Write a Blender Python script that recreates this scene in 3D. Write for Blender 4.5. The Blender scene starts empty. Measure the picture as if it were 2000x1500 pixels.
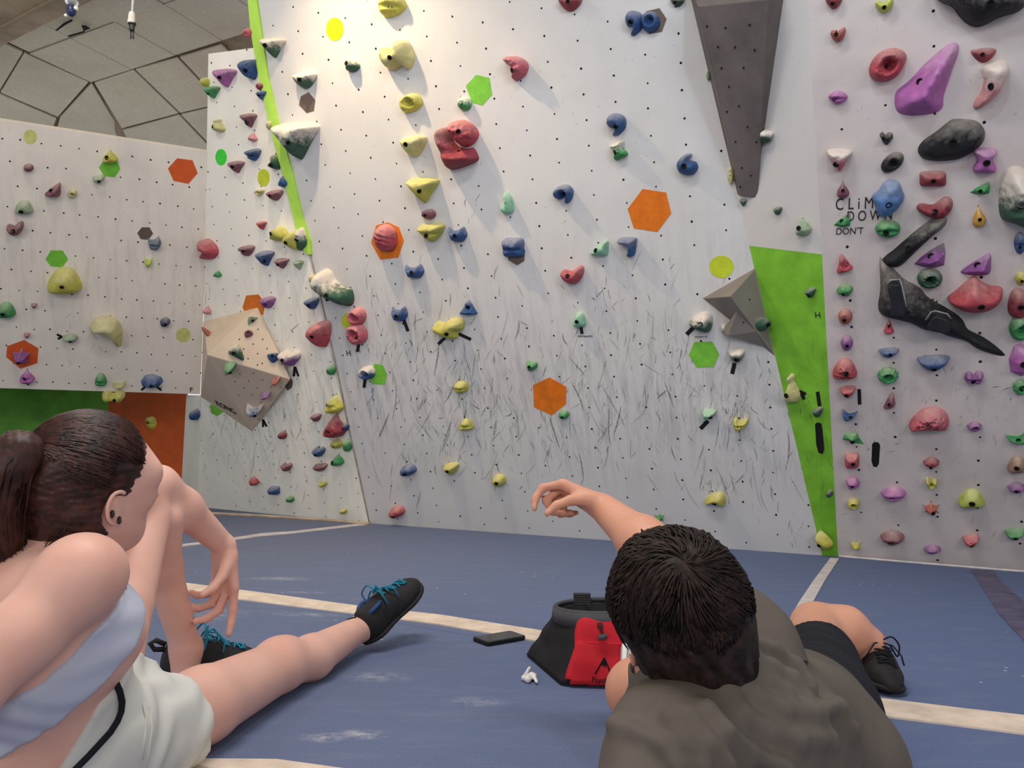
import bpy, bmesh, math, random
import numpy as np
from mathutils import Vector, Matrix, noise as mnoise
random.seed(7)
S = bpy.context.scene
COL = S.collection
# ------------------------------------------------------------------ camera, world, lights, exposure
FPX, HCAM = 1450.0, 0.55
PITCH = math.atan((877 - 750) / FPX)
ROLL = math.atan(.0196)
_F = np.array([0, math.cos(PITCH), math.sin(PITCH)])
_U0 = np.array([0, -math.sin(PITCH), math.cos(PITCH)])
_R0 = np.array([1.0, 0, 0])
_R = _R0 * math.cos(ROLL) + _U0 * math.sin(ROLL)
_U = -_R0 * math.sin(ROLL) + _U0 * math.cos(ROLL)
_C = np.array([0, 0, HCAM])
cam_d = bpy.data.cameras.new('camera')
cam = bpy.data.objects.new('camera', cam_d)
COL.objects.link(cam)
cam_d.sensor_width = 36
cam_d.lens = 36 * FPX / 2000
cam_d.clip_start = .02
cam.matrix_world = Matrix(((_R[0], _U[0], -_F[0], 0), (_R[1], _U[1], -_F[1], 0), (_R[2], _U[2], -_F[2], HCAM), (0, 0, 0, 1)))
S.camera = cam
S.view_settings.view_transform = 'Standard'
S.view_settings.look = 'None'
S.view_settings.gamma = 1
S.view_settings.use_curve_mapping = False
S.view_settings.exposure = 0.0


def ray(x, y):
    return _R * (x - 1000) / FPX + _U * (750 - y) / FPX + _F


def at(x, y, d):
    """world point seen at photo pixel x, y at distance d along the view axis"""
    return _C + ray(x, y) * d


def on_floor(x, y, z=0.0):
    d = ray(x, y)
    return _C + d * ((z - HCAM) / d[2])


def hit(pl, x, y, off=0.0):
    p0, n = pl
    d = ray(x, y)
    return _C + d * (((p0 + n * off - _C) @ n) / (d @ n))


def unit(v):
    v = np.asarray(v, float)
    return v / np.linalg.norm(v)


def plane3(a, b, c):
    n = unit(np.cross(b - a, c - a))
    if n @ (_C - a) < 0:
        n = -n
    return (a, n)


w = bpy.data.worlds.new('gym_air')
S.world = w
w.use_nodes = True
w.node_tree.nodes['Background'].inputs[0].default_value = (.97, .97, 1.0, 1)
w.node_tree.nodes['Background'].inputs[1].default_value = .83

# wall planes, measured from floor lines, hole columns and rows of the photograph
c1, c2 = on_floor(720, 1022), on_floor(1637, 1087)
colC = unit(ray(1827, 5860))
PC = plane3(c1, c2, c1 - colC)
d1, d2 = on_floor(1637, 1087), on_floor(1960, 1112)
colD = unit(ray(1804, 4500))
PD = plane3(d1, d2, d1 - colD)
bL = on_floor(385, 990)
PB = plane3(bL, c1, hit(PC, 490, 0))
aT, aB = hit(PB, 406, 297), hit(PB, 386, 770)
rowA = unit(ray(4540, 949))
rowA[2] = 0
rowA = unit(rowA)
PA = plane3(aT, aB, aB + rowA)


def lamp(name, kind, loc, energy, color, **k):
    l = bpy.data.lights.new(name, kind)
    l.energy = energy
    l.color = color
    o = bpy.data.objects.new(name, l)
    COL.objects.link(o)
    o.location = loc
    tgt = k.pop('target', None)
    for a, v in k.items():
        setattr(l, a, v)
    if tgt is not None:
        o.rotation_euler = (Vector(tgt) - Vector(loc)).to_track_quat('-Z', 'Y').to_euler()
    return o


warm_p = hit(PC, 600, -300) + PC[1] * .66
lamp('warm_lamp', 'SPOT', warm_p, 165, (1, .75, .46), shadow_soft_size=.04, spot_size=math.radians(95), spot_blend=1.0, target=hit(PC, 930, 720) + PC[1] * .1)
cool_p = hit(PC, 1690, -560) + PC[1] * 1.75
lamp('cool_lamp', 'POINT', cool_p, 34, (.66, .83, 1), shadow_soft_size=.08)
lamp('left_lamp', 'POINT', hit(PB, 430, -240) + PB[1] * 1.2, 26, (1, .92, .8), shadow_soft_size=.08)
lamp('overhead_fill', 'AREA', (-.5, 1.3, 3.4), 58, (1, .95, .90), shape='RECTANGLE', size=1.4, size_y=.6, target=(-.5, 1.5, 0))  # added fill from overhead, brightens legs, arms and mats
lamp('rear_fill_left', 'AREA', (-3.0, -4.5, 2.6), 100, (1, .98, .95), shape='RECTANGLE', size=3, size_y=1, target=(-2.0, 5, 1.0))  # unseen soft fill behind the camera, added to lift the walls evenly
lamp('rear_fill_right', 'AREA', (2.5, -4.5, 2.6), 96, (.97, .97, 1), shape='RECTANGLE', size=3, size_y=1, target=(2.0, 4, 1.0))  # second added fill behind the camera, aimed towards the right wall


# ------------------------------------------------------------------ helpers
def srgb(r, g, b):
    f = lambda c: c / 12.92 if c <= .04045 else ((c + .055) / 1.055) ** 2.4
    return (f(r / 255), f(g / 255), f(b / 255), 1)


def tag(o, label=None, cat=None, group=None, kind=None):
    if label: o['label'] = label
    if cat: o['category'] = cat
    if group: o['group'] = group
    if kind: o['kind'] = kind
    return o


def mesh(name, verts, faces, mat=None, parent=None, smooth=False, M=None):
    me = bpy.data.meshes.new(name)
    me.from_pydata([tuple(map(float, v)) for v in verts], [], [tuple(map(int, f)) for f in faces])
    me.update()
    if smooth:
        me.polygons.foreach_set('use_smooth', [True] * len(me.polygons))
    o = bpy.data.objects.new(name, me)
    COL.objects.link(o)
    if mat: me.materials.append(mat)
    if M is not None: o.matrix_world = M
    if parent is not None:
        o.parent = parent
        if M is not None:
            o.matrix_parent_inverse = parent.matrix_world.inverted()
        else:
            o.matrix_parent_inverse = parent.matrix_world.inverted()
    return o


def empty(name, loc):
    o = bpy.data.objects.new(name, None)
    COL.objects.link(o)
    o.matrix_world = Matrix.Translation([float(v) for v in loc])
    return o


def frame(p, x, n):
    """matrix with origin p, local z = n, local x near x"""
    z = unit(n); x = unit(np.asarray(x) - z * (np.asarray(x) @ z)); y = np.cross(z, x)
    return Matrix(((x[0], y[0], z[0], p[0]), (x[1], y[1], z[1], p[1]), (x[2], y[2], z[2], p[2]), (0, 0, 0, 1)))


def to_local(M, pts):
    I = M.inverted()
    return [I @ Vector([float(c) for c in p]) for p in pts]


class NT:
    def __init__(s, name):
        s.m = bpy.data.materials.new(name)
        s.m.use_nodes = True
        s.t = s.m.node_tree
        s.b = s.t.nodes['Principled BSDF']

    def n(s, kind, **k):
        nd = s.t.nodes.new(kind)
        for a, v in k.items():
            if a == 'i':
                for q, val in v.items():
                    if hasattr(val, 'node') or hasattr(val, 'links'):
                        s.t.links.new(val, nd.inputs[q])
                    else:
                        nd.inputs[q].default_value = val
            else:
                setattr(nd, a, v)
        return nd

    def l(s, a, b):
        s.t.links.new(a, b)

    def co(s, kind='Object'):
        return s.n('ShaderNodeTexCoord').outputs[kind]

    def noise(s, co, scale, detail=4, rough=.6, vec=None):
        if vec:
            co = s.n('ShaderNodeMapping', i={0: co, 3: vec}).outputs[0]
        return s.n('ShaderNodeTexNoise', i={'Vector': co, 'Scale': scale, 'Detail': detail, 'Roughness': rough}).outputs['Fac']

    def ramp(s, fac, a, b, ca=0, cb=1):
        return s.n('ShaderNodeMapRange', i={0: fac, 1: a, 2: b, 3: ca, 4: cb}).outputs[0]

    def math(s, op, a, b=0.0):
        return s.n('ShaderNodeMath', operation=op, i={0: a, 1: b}).outputs[0]

    def mix(s, fac, a, b):
        nd = s.n('ShaderNodeMix', data_type='RGBA')
        for q, v in ((0, fac), (6, a), (7, b)):
            if hasattr(v, 'links') or hasattr(v, 'node'):
                s.l(v, nd.inputs[q])
            else:
                nd.inputs[q].default_value = v
        return nd.outputs[2]

    def bump(s, h, strength=.3, dist=.01):
        b = s.n('ShaderNodeBump', i={'Strength': strength, 'Distance': dist, 'Height': h})
        s.l(b.outputs[0], s.b.inputs['Normal'])

    def set(s, color=None, rough=None, metal=None, spec=None):
        for q, v in (('Base Color', color), ('Roughness', rough), ('Metallic', metal), ('Specular IOR Level', spec)):
            if v is None: continue
            if hasattr(v, 'links') or hasattr(v, 'node'):
                s.l(v, s.b.inputs[q])
            else:
                s.b.inputs[q].default_value = v
        return s.m


def flat_mat(name, rgb, rough=.6, noise_amt=.12, scale=30, spec=.3, metal=0, bump=0):
    k = NT(name)
    c = srgb(*rgb)
    nz = k.noise(k.co(), scale, 3)
    d = tuple(v * (1 - noise_amt * 1.6) for v in c[:3]) + (1,)
    e = tuple(min(1, v * (1 + noise_amt)) for v in c[:3]) + (1,)
    k.set(k.mix(k.ramp(nz, .3, .7), d, e), rough, metal, spec)
    if bump: k.bump(nz, bump, .004)
    return k.m


def tube(path, r, n=8, closed=False, caps=True):
    """verts, faces of a tube along a list of points; r a number or one per point"""
    P = np.array(path, float); m = len(P)
    rr = np.full(m, r) if np.isscalar(r) else np.array(r, float)
    V = []; Fc = []
    T = np.gradient(P, axis=0)
    if closed:
        T = np.roll(P, -1, 0) - np.roll(P, 1, 0)
    T /= np.linalg.norm(T, axis=1)[:, None] + 1e-12
    a = np.array([0, 0, 1.0]) if abs(T[0][2]) < .9 else np.array([1.0, 0, 0])
    u = unit(np.cross(T[0], a))
    for i in range(m):
        u = unit(u - T[i] * (u @ T[i])); v = np.cross(T[i], u)
        for k in range(n):
            t = 2 * math.pi * k / n
            V.append(P[i] + rr[i] * (math.cos(t) * u + math.sin(t) * v))
    for i in range(m if closed else m - 1):
        j = (i + 1) % m
        for k in range(n):
            q = (k + 1) % n
            Fc.append((i * n + k, i * n + q, j * n + q, j * n + k))
    if caps and not closed:
        Fc.append(tuple(range(n))[::-1]); Fc.append(tuple((m - 1) * n + k for k in range(n)))
    return V, Fc


def join(parts):
    V = []; Fc = []
    for v, f in parts:
        o = len(V); V += list(v); Fc += [tuple(i + o for i in q) for q in f]
    return V, Fc


def box(x0, x1, y0, y1, z0, z1):
    V = [(x, y, z) for z in (z0, z1) for y in (y0, y1) for x in (x0, x1)]
    return V, [(0, 2, 3, 1), (4, 5, 7, 6), (0, 1, 5, 4), (2, 6, 7, 3), (0, 4, 6, 2), (1, 3, 7, 5)]


def slab(poly, depth, n):
    """polygon (world points, seen side along n) extruded backwards by depth"""
    n = unit(n); m = len(poly)
    P = [np.asarray(p, float) for p in poly]
    nn = sum((np.cross(P[i] - P[0], P[(i + 1) % m] - P[0]) for i in range(m)), np.zeros(3))
    if nn @ n < 0: P = P[::-1]
    V = P + [p - n * depth for p in P]
    Fc = [tuple(range(m)), tuple(range(m, 2 * m))[::-1]]
    for i in range(m):
        j = (i + 1) % m
        Fc.append((i, i + m, j + m, j))
    return V, Fc


# signed distance bodies: smooth unions of tapered capsules, meshed with surface nets
def cap(a, b, ra, rb=None, k=.03):
    return ('c', np.array(a, float), np.array(b, float), ra, ra if rb is None else rb, k)


def ell(c, rad, R=None, k=.03):
    return ('e', np.array(c, float), np.array(rad, float), np.eye(3) if R is None else np.array(R, float), 0, k)


def sdf1(p, P):
    if p[0] == 'c':
        a, b, ra, rb = p[1:5]
        ab = b - a
        t = np.clip(((P - a) @ ab) / max(ab @ ab, 1e-12), 0, 1)
        return np.linalg.norm(P - a - t[:, None] * ab, axis=1) - (ra + (rb - ra) * t)
    q = (P - p[1]) @ p[3]
    k0 = np.linalg.norm(q / p[2], axis=1); k1 = np.linalg.norm(q / p[2] ** 2, axis=1)
    return k0 * (k0 - 1) / np.maximum(k1, 1e-9)


def sdf(prims, P, cull=None):
    """smooth union of prims; cull = reach inside which the value has to be exact around the points' centre"""
    if cull is not None and len(prims) > 3:
        c = P.mean(0)[None]
        e = np.array([sdf1(p, c)[0] for p in prims])
        lim = e.min() + cull
        prims = [p for p, q in zip(prims, e) if q - p[5] < lim]
    d = None
    for p in prims:
        e = sdf1(p, P)
        if d is None:
            d = e
        else:
            k = p[5]
            h = np.maximum(k - np.abs(d - e), 0) / k
            d = np.minimum(d, e) - h * h * k * .25
    return d


def bounds(prims, pad=.03):
    lo = np.full(3, 9e9); hi = -lo
    for p in prims:
        if p[0] == 'c':
            r = max(p[3], p[4]); pts = [p[1] - r, p[1] + r, p[2] - r, p[2] + r]
        else:
            r = p[2].max(); pts = [p[1] - r, p[1] + r]
        for q in pts:
            lo = np.minimum(lo, q); hi = np.maximum(hi, q)
    return lo - pad, hi + pad


def nets(fn, lo, hi, h):
    """surface nets of fn over a box; only blocks near the surface are evaluated finely"""
    B = 8
    nb = np.ceil((hi - lo) / (h * B)).astype(int)
    N = nb * B + 1
    Fd = np.ones(N, np.float32)
    bi = np.stack(np.meshgrid(*[np.arange(k) for k in nb], indexing='ij'), -1).reshape(-1, 3)
    cen = lo + (bi + .5) * B * h
    dc = fn(cen, None)
    rad = B * h * .87 * 1.35 + .012
    g = np.stack(np.meshgrid(*[np.arange(B + 1)] * 3, indexing='ij'), -1).reshape(-1, 3)
    for b, d in zip(bi, dc):
        if d < -rad:
            s = b * B
            Fd[s[0]:s[0] + B + 1, s[1]:s[1] + B + 1, s[2]:s[2] + B + 1] = -1
    near = bi[np.abs(dc) <= rad]
    for b in near:
        P = (b * B + g) * h + lo
        s = b * B
        Fd[s[0]:s[0] + B + 1, s[1]:s[1] + B + 1, s[2]:s[2] + B + 1] = fn(P, B * h * 1.9).reshape(B + 1, B + 1, B + 1)
    ins = Fd < 0
    n0, n1, n2 = N
    cnt = np.zeros((n0 - 1, n1 - 1, n2 - 1), np.int8)
    for i in (0, 1):
        for j in (0, 1):
            for k in (0, 1):
                cnt += ins[i:n0 - 1 + i, j:n1 - 1 + j, k:n2 - 1 + k]
    act = np.argwhere((cnt > 0) & (cnt < 8))
    idx = -np.ones(cnt.shape, np.int64)
    idx[tuple(act.T)] = np.arange(len(act))
    acc = np.zeros((len(act), 3)); num = np.zeros(len(act))
    cor = [(i, j, k) for i in (0, 1) for j in (0, 1) for k in (0, 1)]
    for a in cor:
        for ax in range(3):
            if a[ax]: continue
            b = list(a); b[ax] = 1
            fa = Fd[act[:, 0] + a[0], act[:, 1] + a[1], act[:, 2] + a[2]]
            fb = Fd[act[:, 0] + b[0], act[:, 1] + b[1], act[:, 2] + b[2]]
            m = (fa < 0) != (fb < 0)
            t = np.where(m, fa / np.where(fa - fb == 0, 1, fa - fb), 0)
            p = np.tile(np.array(a, float), (len(act), 1)); p[:, ax] = t
            acc[m] += p[m]; num[m] += 1
    V = lo + (act + acc / num[:, None]) * h
    faces = []
    for ax in range(3):
        sl0 = [slice(None)] * 3; sl1 = [slice(None)] * 3
        sl0[ax] = slice(0, N[ax] - 1); sl1[ax] = slice(1, N[ax])
        A = ins[tuple(sl0)]; Bn = ins[tuple(sl1)]
        e = np.argwhere(A != Bn)
        u, v = (ax + 1) % 3, (ax + 2) % 3
        e = e[(e[:, u] > 0) & (e[:, v] > 0) & (e[:, u] < N[u] - 1) & (e[:, v] < N[v] - 1)]
        q = []
        for du, dv in ((0, 0), (1, 0), (1, 1), (0, 1)):
            c = e.copy(); c[:, u] -= du; c[:, v] -= dv
            q.append(idx[tuple(c.T)])
        q = np.stack(q, 1)
        fl = A[tuple(e.T)]
        q[~fl] = q[~fl][:, ::-1]
        faces.append(q)
    return V, np.concatenate(faces)


def net_obj(name, fn, lo, hi, h, mat, parent=None, iters=1):
    V, Fq = nets(fn, lo, hi, h)
    for _ in range(iters):
        acc = np.zeros_like(V); n = np.zeros(len(V))
        for a, b in ((0, 1), (1, 2), (2, 3), (3, 0)):
            np.add.at(acc, Fq[:, a], V[Fq[:, b]]); np.add.at(n, Fq[:, a], 1)
            np.add.at(acc, Fq[:, b], V[Fq[:, a]]); np.add.at(n, Fq[:, b], 1)
        V = V * .4 + .6 * acc / np.maximum(n, 1)[:, None]
    me = bpy.data.meshes.new(name)
    me.vertices.add(len(V)); me.vertices.foreach_set('co', V.astype(np.float32).ravel())
    me.loops.add(Fq.size); me.loops.foreach_set('vertex_index', Fq.astype(np.int32).ravel())
    me.polygons.add(len(Fq)); me.polygons.foreach_set('loop_start', np.arange(0, Fq.size, 4, dtype=np.int32))
    me.update(calc_edges=True); me.validate()
    me.polygons.foreach_set('use_smooth', [True] * len(me.polygons))
    me.materials.append(mat)
    o = bpy.data.objects.new(name, me)
    COL.objects.link(o)
    if parent is not None:
        o.parent = parent
        o.matrix_parent_inverse = parent.matrix_world.inverted()
    return o
# ------------------------------------------------------------------ materials of the setting
def wall_mat(name, rgb, grime=.25, streak=.3, warm=(150, 138, 128)):
    k = NT(name)
    co = k.co()
    big = k.noise(co, 1.6, 5, .65)
    fine = k.noise(co, 60, 3, .7)
    st = k.noise(co, 7, 5, .7, (3.2, .45, 1))
    h = k.n('ShaderNodeSeparateXYZ', i={0: co}).outputs[1]
    low = k.ramp(h, 2.1, .7)
    bottom = k.ramp(h, .25, .9)
    zone = k.math('MULTIPLY', low, bottom)
    c = srgb(*rgb)
    a = k.mix(k.math('MULTIPLY', k.ramp(big, .45, .75), grime), c, srgb(*warm))
    m2 = k.math('MULTIPLY', k.math('MULTIPLY', k.ramp(st, .46, .70), zone), streak)
    a = k.mix(m2, a, srgb(118, 112, 112))
    vo = k.n('ShaderNodeTexVoronoi', i={'Vector': co, 'Scale': 22, 'Randomness': 1})
    sp = k.math('LESS_THAN', vo.outputs['Distance'], .055)
    sp = k.math('MULTIPLY', sp, k.math('GREATER_THAN', k.noise(co, 5, 3, .6), .56))
    a = k.mix(k.math('MULTIPLY', sp, .55), a, srgb(90, 82, 78))
    a = k.mix(k.math('MULTIPLY', k.ramp(fine, .55, .8), .08), a, srgb(160, 155, 150))
    k.set(a, .62, spec=.3)
    k.bump(fine, .12, .002)
    return k.m


M_C = wall_mat('painted_ply_pale', (205, 204, 203), .2, .5)
M_E = wall_mat('painted_ply_white', (206, 202, 198), .1, 0)
M_B = wall_mat('painted_ply_cream', (244, 240, 228), .2, .4)
M_A = wall_mat('painted_ply_far', (236, 226, 212), .2, .25)
M_D = wall_mat('painted_ply_grey', (203, 194, 190), .5, .2, (160, 146, 146))
M_hole = flat_mat('hole_black', (20, 18, 18), .9)
M_green = flat_mat('panel_green', (122, 185, 52), .5, .12, 9)
M_green2 = flat_mat('panel_leaf_green', (96, 158, 48), .5, .15, 6)
M_orange = flat_mat('panel_orange', (205, 88, 26), .5, .1, 9)
M_stick = {
    'orange': flat_mat('paint_orange', (214, 112, 22), .5, .1, 20),
    'red-orange': flat_mat('paint_red_orange', (212, 92, 42), .5, .08, 20),
    'green': flat_mat('paint_green', (118, 190, 62), .5, .1, 20),
    'lime': flat_mat('paint_lime', (190, 205, 50), .5, .08, 20),
    'yellow': flat_mat('paint_yellow', (240, 218, 10), .5, .06, 20),
    'bright green': flat_mat('paint_bright_green', (60, 215, 60), .5, .06, 20),
    'brown-grey': flat_mat('paint_brown_grey', (104, 88, 80), .5, .08, 20),
    'pale lime': flat_mat('paint_pale_lime', (204, 204, 122), .6, .12, 20),
}
M_tape = flat_mat('black_tape', (22, 20, 22), .6, .1, 40)
M_ink = flat_mat('stencil_ink', (42, 38, 40), .7, .3, 60)


def scuff_mat(name, alpha):
    k = NT(name)
    nz = k.noise(k.co(), 90, 4, .7)
    k.set(srgb(82, 77, 78), .8, spec=.1)
    k.l(k.math('MULTIPLY', k.ramp(nz, .25, .7), alpha), k.b.inputs['Alpha'])
    return k.m


SCUFF = [scuff_mat('rubber_scuff_faint', .26), scuff_mat('rubber_scuff_mid', .42), scuff_mat('rubber_scuff_dark', .7)]


# ------------------------------------------------------------------ climbing walls
def wall(name, PL, o, xdir, polyw, mat, depth=.06):
    """thick plywood wall whose own z axis is the outward normal; returns object and its frame"""
    M = frame(o, xdir, PL[1])
    loc = to_local(M, polyw)
    V, Fc = slab([np.array(p) for p in loc], depth, (0, 0, 1))
    ob = mesh(name, V, Fc, mat, M=M)
    ob['kind'] = 'structure'
    return ob, M


def upto(p, q, z):
    """continue the line q -> p up to height z"""
    d = p - q
    return p + d * ((z - p[2]) / d[2])


CEIL = 3.6
eBC = hit(PC, 490, 0)                                    # edge between left wall B and main wall C
topBC = upto(eBC, c1, CEIL)
rC0, rC1 = hit(PC, 1463, 480), hit(PC, 1600, 1060)        # edge between C and the angled facet
rCt, rCb = upto(rC0, rC1, CEIL), upto(rC1, rC0, 0)
lD0, lD1 = hit(PD, 1578, 0), hit(PD, 1605, 490)
lDt, lDb = upto(lD0, d1, CEIL - .25), d1
xC, xB, xD = c2 - c1, c1 - bL, d2 - d1

wallC, MC = wall('wall_main', PC, c1, xC, [c1, rCb, rC1, rC0, rCt, topBC], M_C)
pBt = hit(PB, 407, 105); pBr = hit(PB, 492, 82)
wallB, MB = wall('wall_left', PB, bL, xB, [bL, c1, eBC + (c1 - eBC) * .075, pBt, hit(PB, 398, 620)], M_B, .05)
aTL, aBL = hit(PA, -260, 195), hit(PA, -260, 750)
aTR, aBR = hit(PA, 409, 297.5), hit(PA, 391, 770)
wallA, MA = wall('wall_far', PA, aB, rowA, [aBL, aBR, aTR, aTL], M_A, .05)
dR = d1 + unit(d2 - d1) * 2.3
dRt = dR - colD * ((CEIL - .25) / -colD[2])
wallD, MD = wall('wall_right', PD, d1, xD, [d1, dR, dRt, lDt, lD0, lD1], M_D)

# angled facet between the main wall and the right wall: white above, green wedge below
PE = plane3(rC0, lD1, (rC1 + d1) / 2)
g0, g1 = rC0, hit(PD, 1607, 497)
eV = [rCt, rC0, rC1, rCb, d1, g1, lD0, lDt]
facet, ME = wall('wall_facet', plane3(rCt, rC0, g1), rC0, g1 - rC0, [rCt, rC0, g1, lD0, lDt], M_E, .02)
PE1 = plane3(rCt, rC0, g1)
wedge, MG = wall('wall_wedge', plane3(rC0, rC1, g1), rC0, g1 - rC0, [rC0, rC1, rCb, d1, g1], M_green, .02)
PE2 = plane3(rC0, rC1, g1)

# green painted strip running down the free edge between left and main wall
sp = [(482, -20, 498), (489, 60, 510), (505, 150, 523), (527, 250, 546), (549, 330, 569), (571, 420, 590), (584, 470, 606), (597, 497, 608)]
PS = []
for xl, y, xr in sp:
    PS.append((hit(PB if False else PC, xl, y, .012), hit(PC, xr, y, .012)))
V = []; Fc = []
for a, b in PS:
    V += [a, b, a - PC[1] * .03, b - PC[1] * .03]
for i in range(len(PS) - 1):
    q, r = 4 * i, 4 * i + 4
    Fc += [(q, q + 1, r + 1, r), (q + 1, q + 3, r + 3, r + 1), (q, r, r + 2, q + 2)]
k_ = mesh('trim_1', V, Fc, flat_mat('edge_green', (176, 222, 84), .5, .06, 12)); k_['kind'] = 'structure'
V, Fc = tube([hit(PC, x, y, .004) for x, y in ((606, 497), (640, 640), (662, 740), (680, 830), (702, 930), (721, 1021))], .004, 6)
k_ = mesh('trim_2', V, Fc, flat_mat('edge_worn_wood', (150, 136, 124), .7, .3, 14)); k_['kind'] = 'structure'
# strip between far wall and left wall, recess under the far wall
nb = unit(np.array([PB[1][0], PB[1][1], 0]))
r0, r1 = hit(PB, 364, 772), hit(PB, 390, 772)
f0, f1 = on_floor(352, 985), on_floor(386, 991)
V, Fc = slab([r0, r1, f1, f0], .04, nb); k_ = mesh('wall_return', V, Fc, M_B); k_['kind'] = 'structure'
og = [at(214, 760, 6.9), at(366, 760, 6.2), on_floor(352, 985), None]
oa = np.array([og[0][0], og[0][1], 0]); ob_ = np.array([f0[0] - .01, f0[1] + .03, 0])
up = np.array([0, 0, 1.35])
V, Fc = slab([oa, ob_, ob_ + up, oa + up], .04, np.array([.2, -1, 0])); k_ = mesh('wall_orange', V, Fc, M_orange); k_['kind'] = 'structure'
gl = at(-330, 900, 5.7); gl[2] = 0
V, Fc = slab([gl, oa, oa + up, gl + up], .04, np.array([.3, -1, 0])); k_ = mesh('wall_green', V, Fc, M_green2); k_['kind'] = 'structure'
V, Fc = slab([aBL - PA[1] * .05, aBR - PA[1] * .05, oa + up, gl + up], .03, (0, 0, -1)); k_ = mesh('wall_underside', V, Fc, M_green2); k_['kind'] = 'structure'
P_orange = (oa, unit(np.array([-(ob_ - oa)[1], (ob_ - oa)[0], 0])) * -1)
if P_orange[1][1] > 0: P_orange = (oa, -P_orange[1])


# bolt holes: regular staggered grids measured on each wall
def inside(poly, x, y):
    c = False; j = len(poly) - 1
    for i in range(len(poly)):
        (xi, yi), (xj, yj) = poly[i], poly[j]
        if (yi > y) != (yj > y) and x < (xj - xi) * (y - yi) / (yj - yi) + xi: c = not c
        j = i
    return c


def holes(par, M, o, a, b, ni, nj, poly, r=.0056, skip=.06):
    pl = [tuple(p.xy) for p in to_local(M, poly)]
    V = []; Fc = []
    for i in range(*ni):
        for j in range(*nj):
            x, y = o[0] + i * a[0] + j * b[0] + random.gauss(0, .003), o[1] + i * a[1] + j * b[1] + random.gauss(0, .003)
            if not inside(pl, x, y) or random.random() < skip: continue
            s = len(V); rr = r * random.uniform(.8, 1.15)
            V += [(x + rr * math.cos(t * math.pi / 4), y + rr * math.sin(t * math.pi / 4), .0011) for t in range(8)]
            Fc.append(tuple(range(s, s + 8)))
    ob = mesh('bolt_holes', V, Fc, M_hole)
    ob.parent = par
    ob['kind'] = 'stuff'


holes(wallC, MC, (.7622, 3.0197), (.3346, 0), (0, -.1265), (-8, 12), (-8, 26), [c1, rCb, rC1, rC0, rCt, topBC])
holes(wallC, MC, (.9297, 3.0845), (.3346, 0), (0, -.1265), (-8, 12), (-8, 26), [c1, rCb, rC1, rC0, rCt, topBC])
holes(wallB, MB, (1.3098, 2.3585), (.157, -.061), (-.0287, -.113), (-14, 10), (-20, 24), [bL, c1, eBC, pBt], .0052)
holes(wallA, MA, (-1.0145, 1.0822), (.1035, 0), (.0335, -.1475), (-16, 18), (-9, 9), [aBL, aBR, aTR, aTL], .0056, .03)
holes(wallD, MD, (.4724, 2.6264), (.3508, 0), (0, -.13), (-3, 6), (-6, 22), [d1, dR, dRt, lDt], .006, .45)
holes(wallD, MD, (.2960, 2.5608), (.3508, 0), (0, -.13), (-3, 6), (-6, 22), [d1, dR, dRt, lDt], .006, .45)


def wall_of(n):
    return {'A': (PA, MA, wallA), 'B': (PB, MB, wallB), 'C': (PC, MC, wallC), 'D': (PD, MD, wallD), 'E': (PE1, ME, facet), 'G': (PE2, MG, wedge)}[n]


# painted hexagons and dots
def sticker(wn, pts, colour, shape='hexagon', off=.0016):
    PL, M, par = wall_of(wn)
    loc = to_local(M, [hit(PL, x, y) for x, y in pts])
    V, Fc = slab([np.array((p.x, p.y, off)) for p in loc], off, (0, 0, 1))
    ob = mesh('painted_' + shape, V, Fc, M_stick[colour])
    ob.parent = par
    ob['label'] = colour + ' painted ' + shape
    return ob


def oval(x, y, rx, ry, n=24):
    return [(x + rx * math.cos(2 * math.pi * k / n), y + ry * math.sin(2 * math.pi * k / n)) for k in range(n)]


sticker('A', [(328, 329), (346, 309), (376, 313), (386, 338), (368, 359), (339, 353)], 'red-orange')
sticker('A', [(193, 327), (207, 308), (228, 312), (235, 330), (224, 346), (204, 344)], 'green')
sticker('A', [(268, 455), (277, 444), (292, 444), (299, 456), (290, 468), (275, 467)], 'brown-grey')
sticker('A', [(89, 506), (99, 489), (122, 489), (133, 506), (122, 522), (99, 520)], 'green')
sticker('A', [(14, 676), (47, 664), (75, 680), (73, 709), (40, 720), (12, 697)], 'red-orange')
sticker('A', oval(59, 267, 13, 14), 'pale lime', 'dot')
sticker('A', oval(358, 654, 14, 14), 'pale lime', 'dot')
sticker('B', oval(432, 307, 11, 16), 'bright green', 'dot')
sticker('B', oval(515, 347, 12, 17), 'lime', 'dot')
sticker('B', [(481, 577), (505, 575), (518, 592), (514, 615), (478, 610), (474, 600)], 'orange')
sticker('B', [(410, 790), (430, 793), (436, 805), (424, 813), (412, 806)], 'green')
sticker('B', [(556, 754), (568, 738), (572, 745), (571, 756), (562, 763)], 'brown-grey')
sticker('C', oval(654, 57, 17, 23), 'yellow', 'dot')
sticker('C', [(588, 188), (603, 180), (616, 196), (613, 217), (599, 221), (584, 205)], 'brown-grey')
sticker('C', [(910, 168), (930, 146), (956, 152), (961, 185), (942, 206), (922, 200)], 'green')
sticker('C', [(1226, 408), (1255, 369), (1301, 376), (1311, 417), (1284, 453), (1238, 446)], 'orange')
sticker('C', [(725, 474), (735, 440), (758, 434), (779, 444), (789, 470), (778, 503), (743, 507)], 'orange')
sticker('C', [(1262, 22), (1288, 16), (1302, 37), (1293, 62), (1268, 67), (1256, 52)], 'brown-grey')
sticker('C', [(992, 492), (1008, 480), (1026, 488), (1024, 510), (1010, 518), (993, 508)], 'brown-grey')
sticker('C', oval(1409, 521, 24, 22), 'lime', 'dot')
sticker('C', [(1345, 694), (1356, 668), (1391, 667), (1405, 692), (1393, 717), (1361, 718)], 'green')
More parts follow.
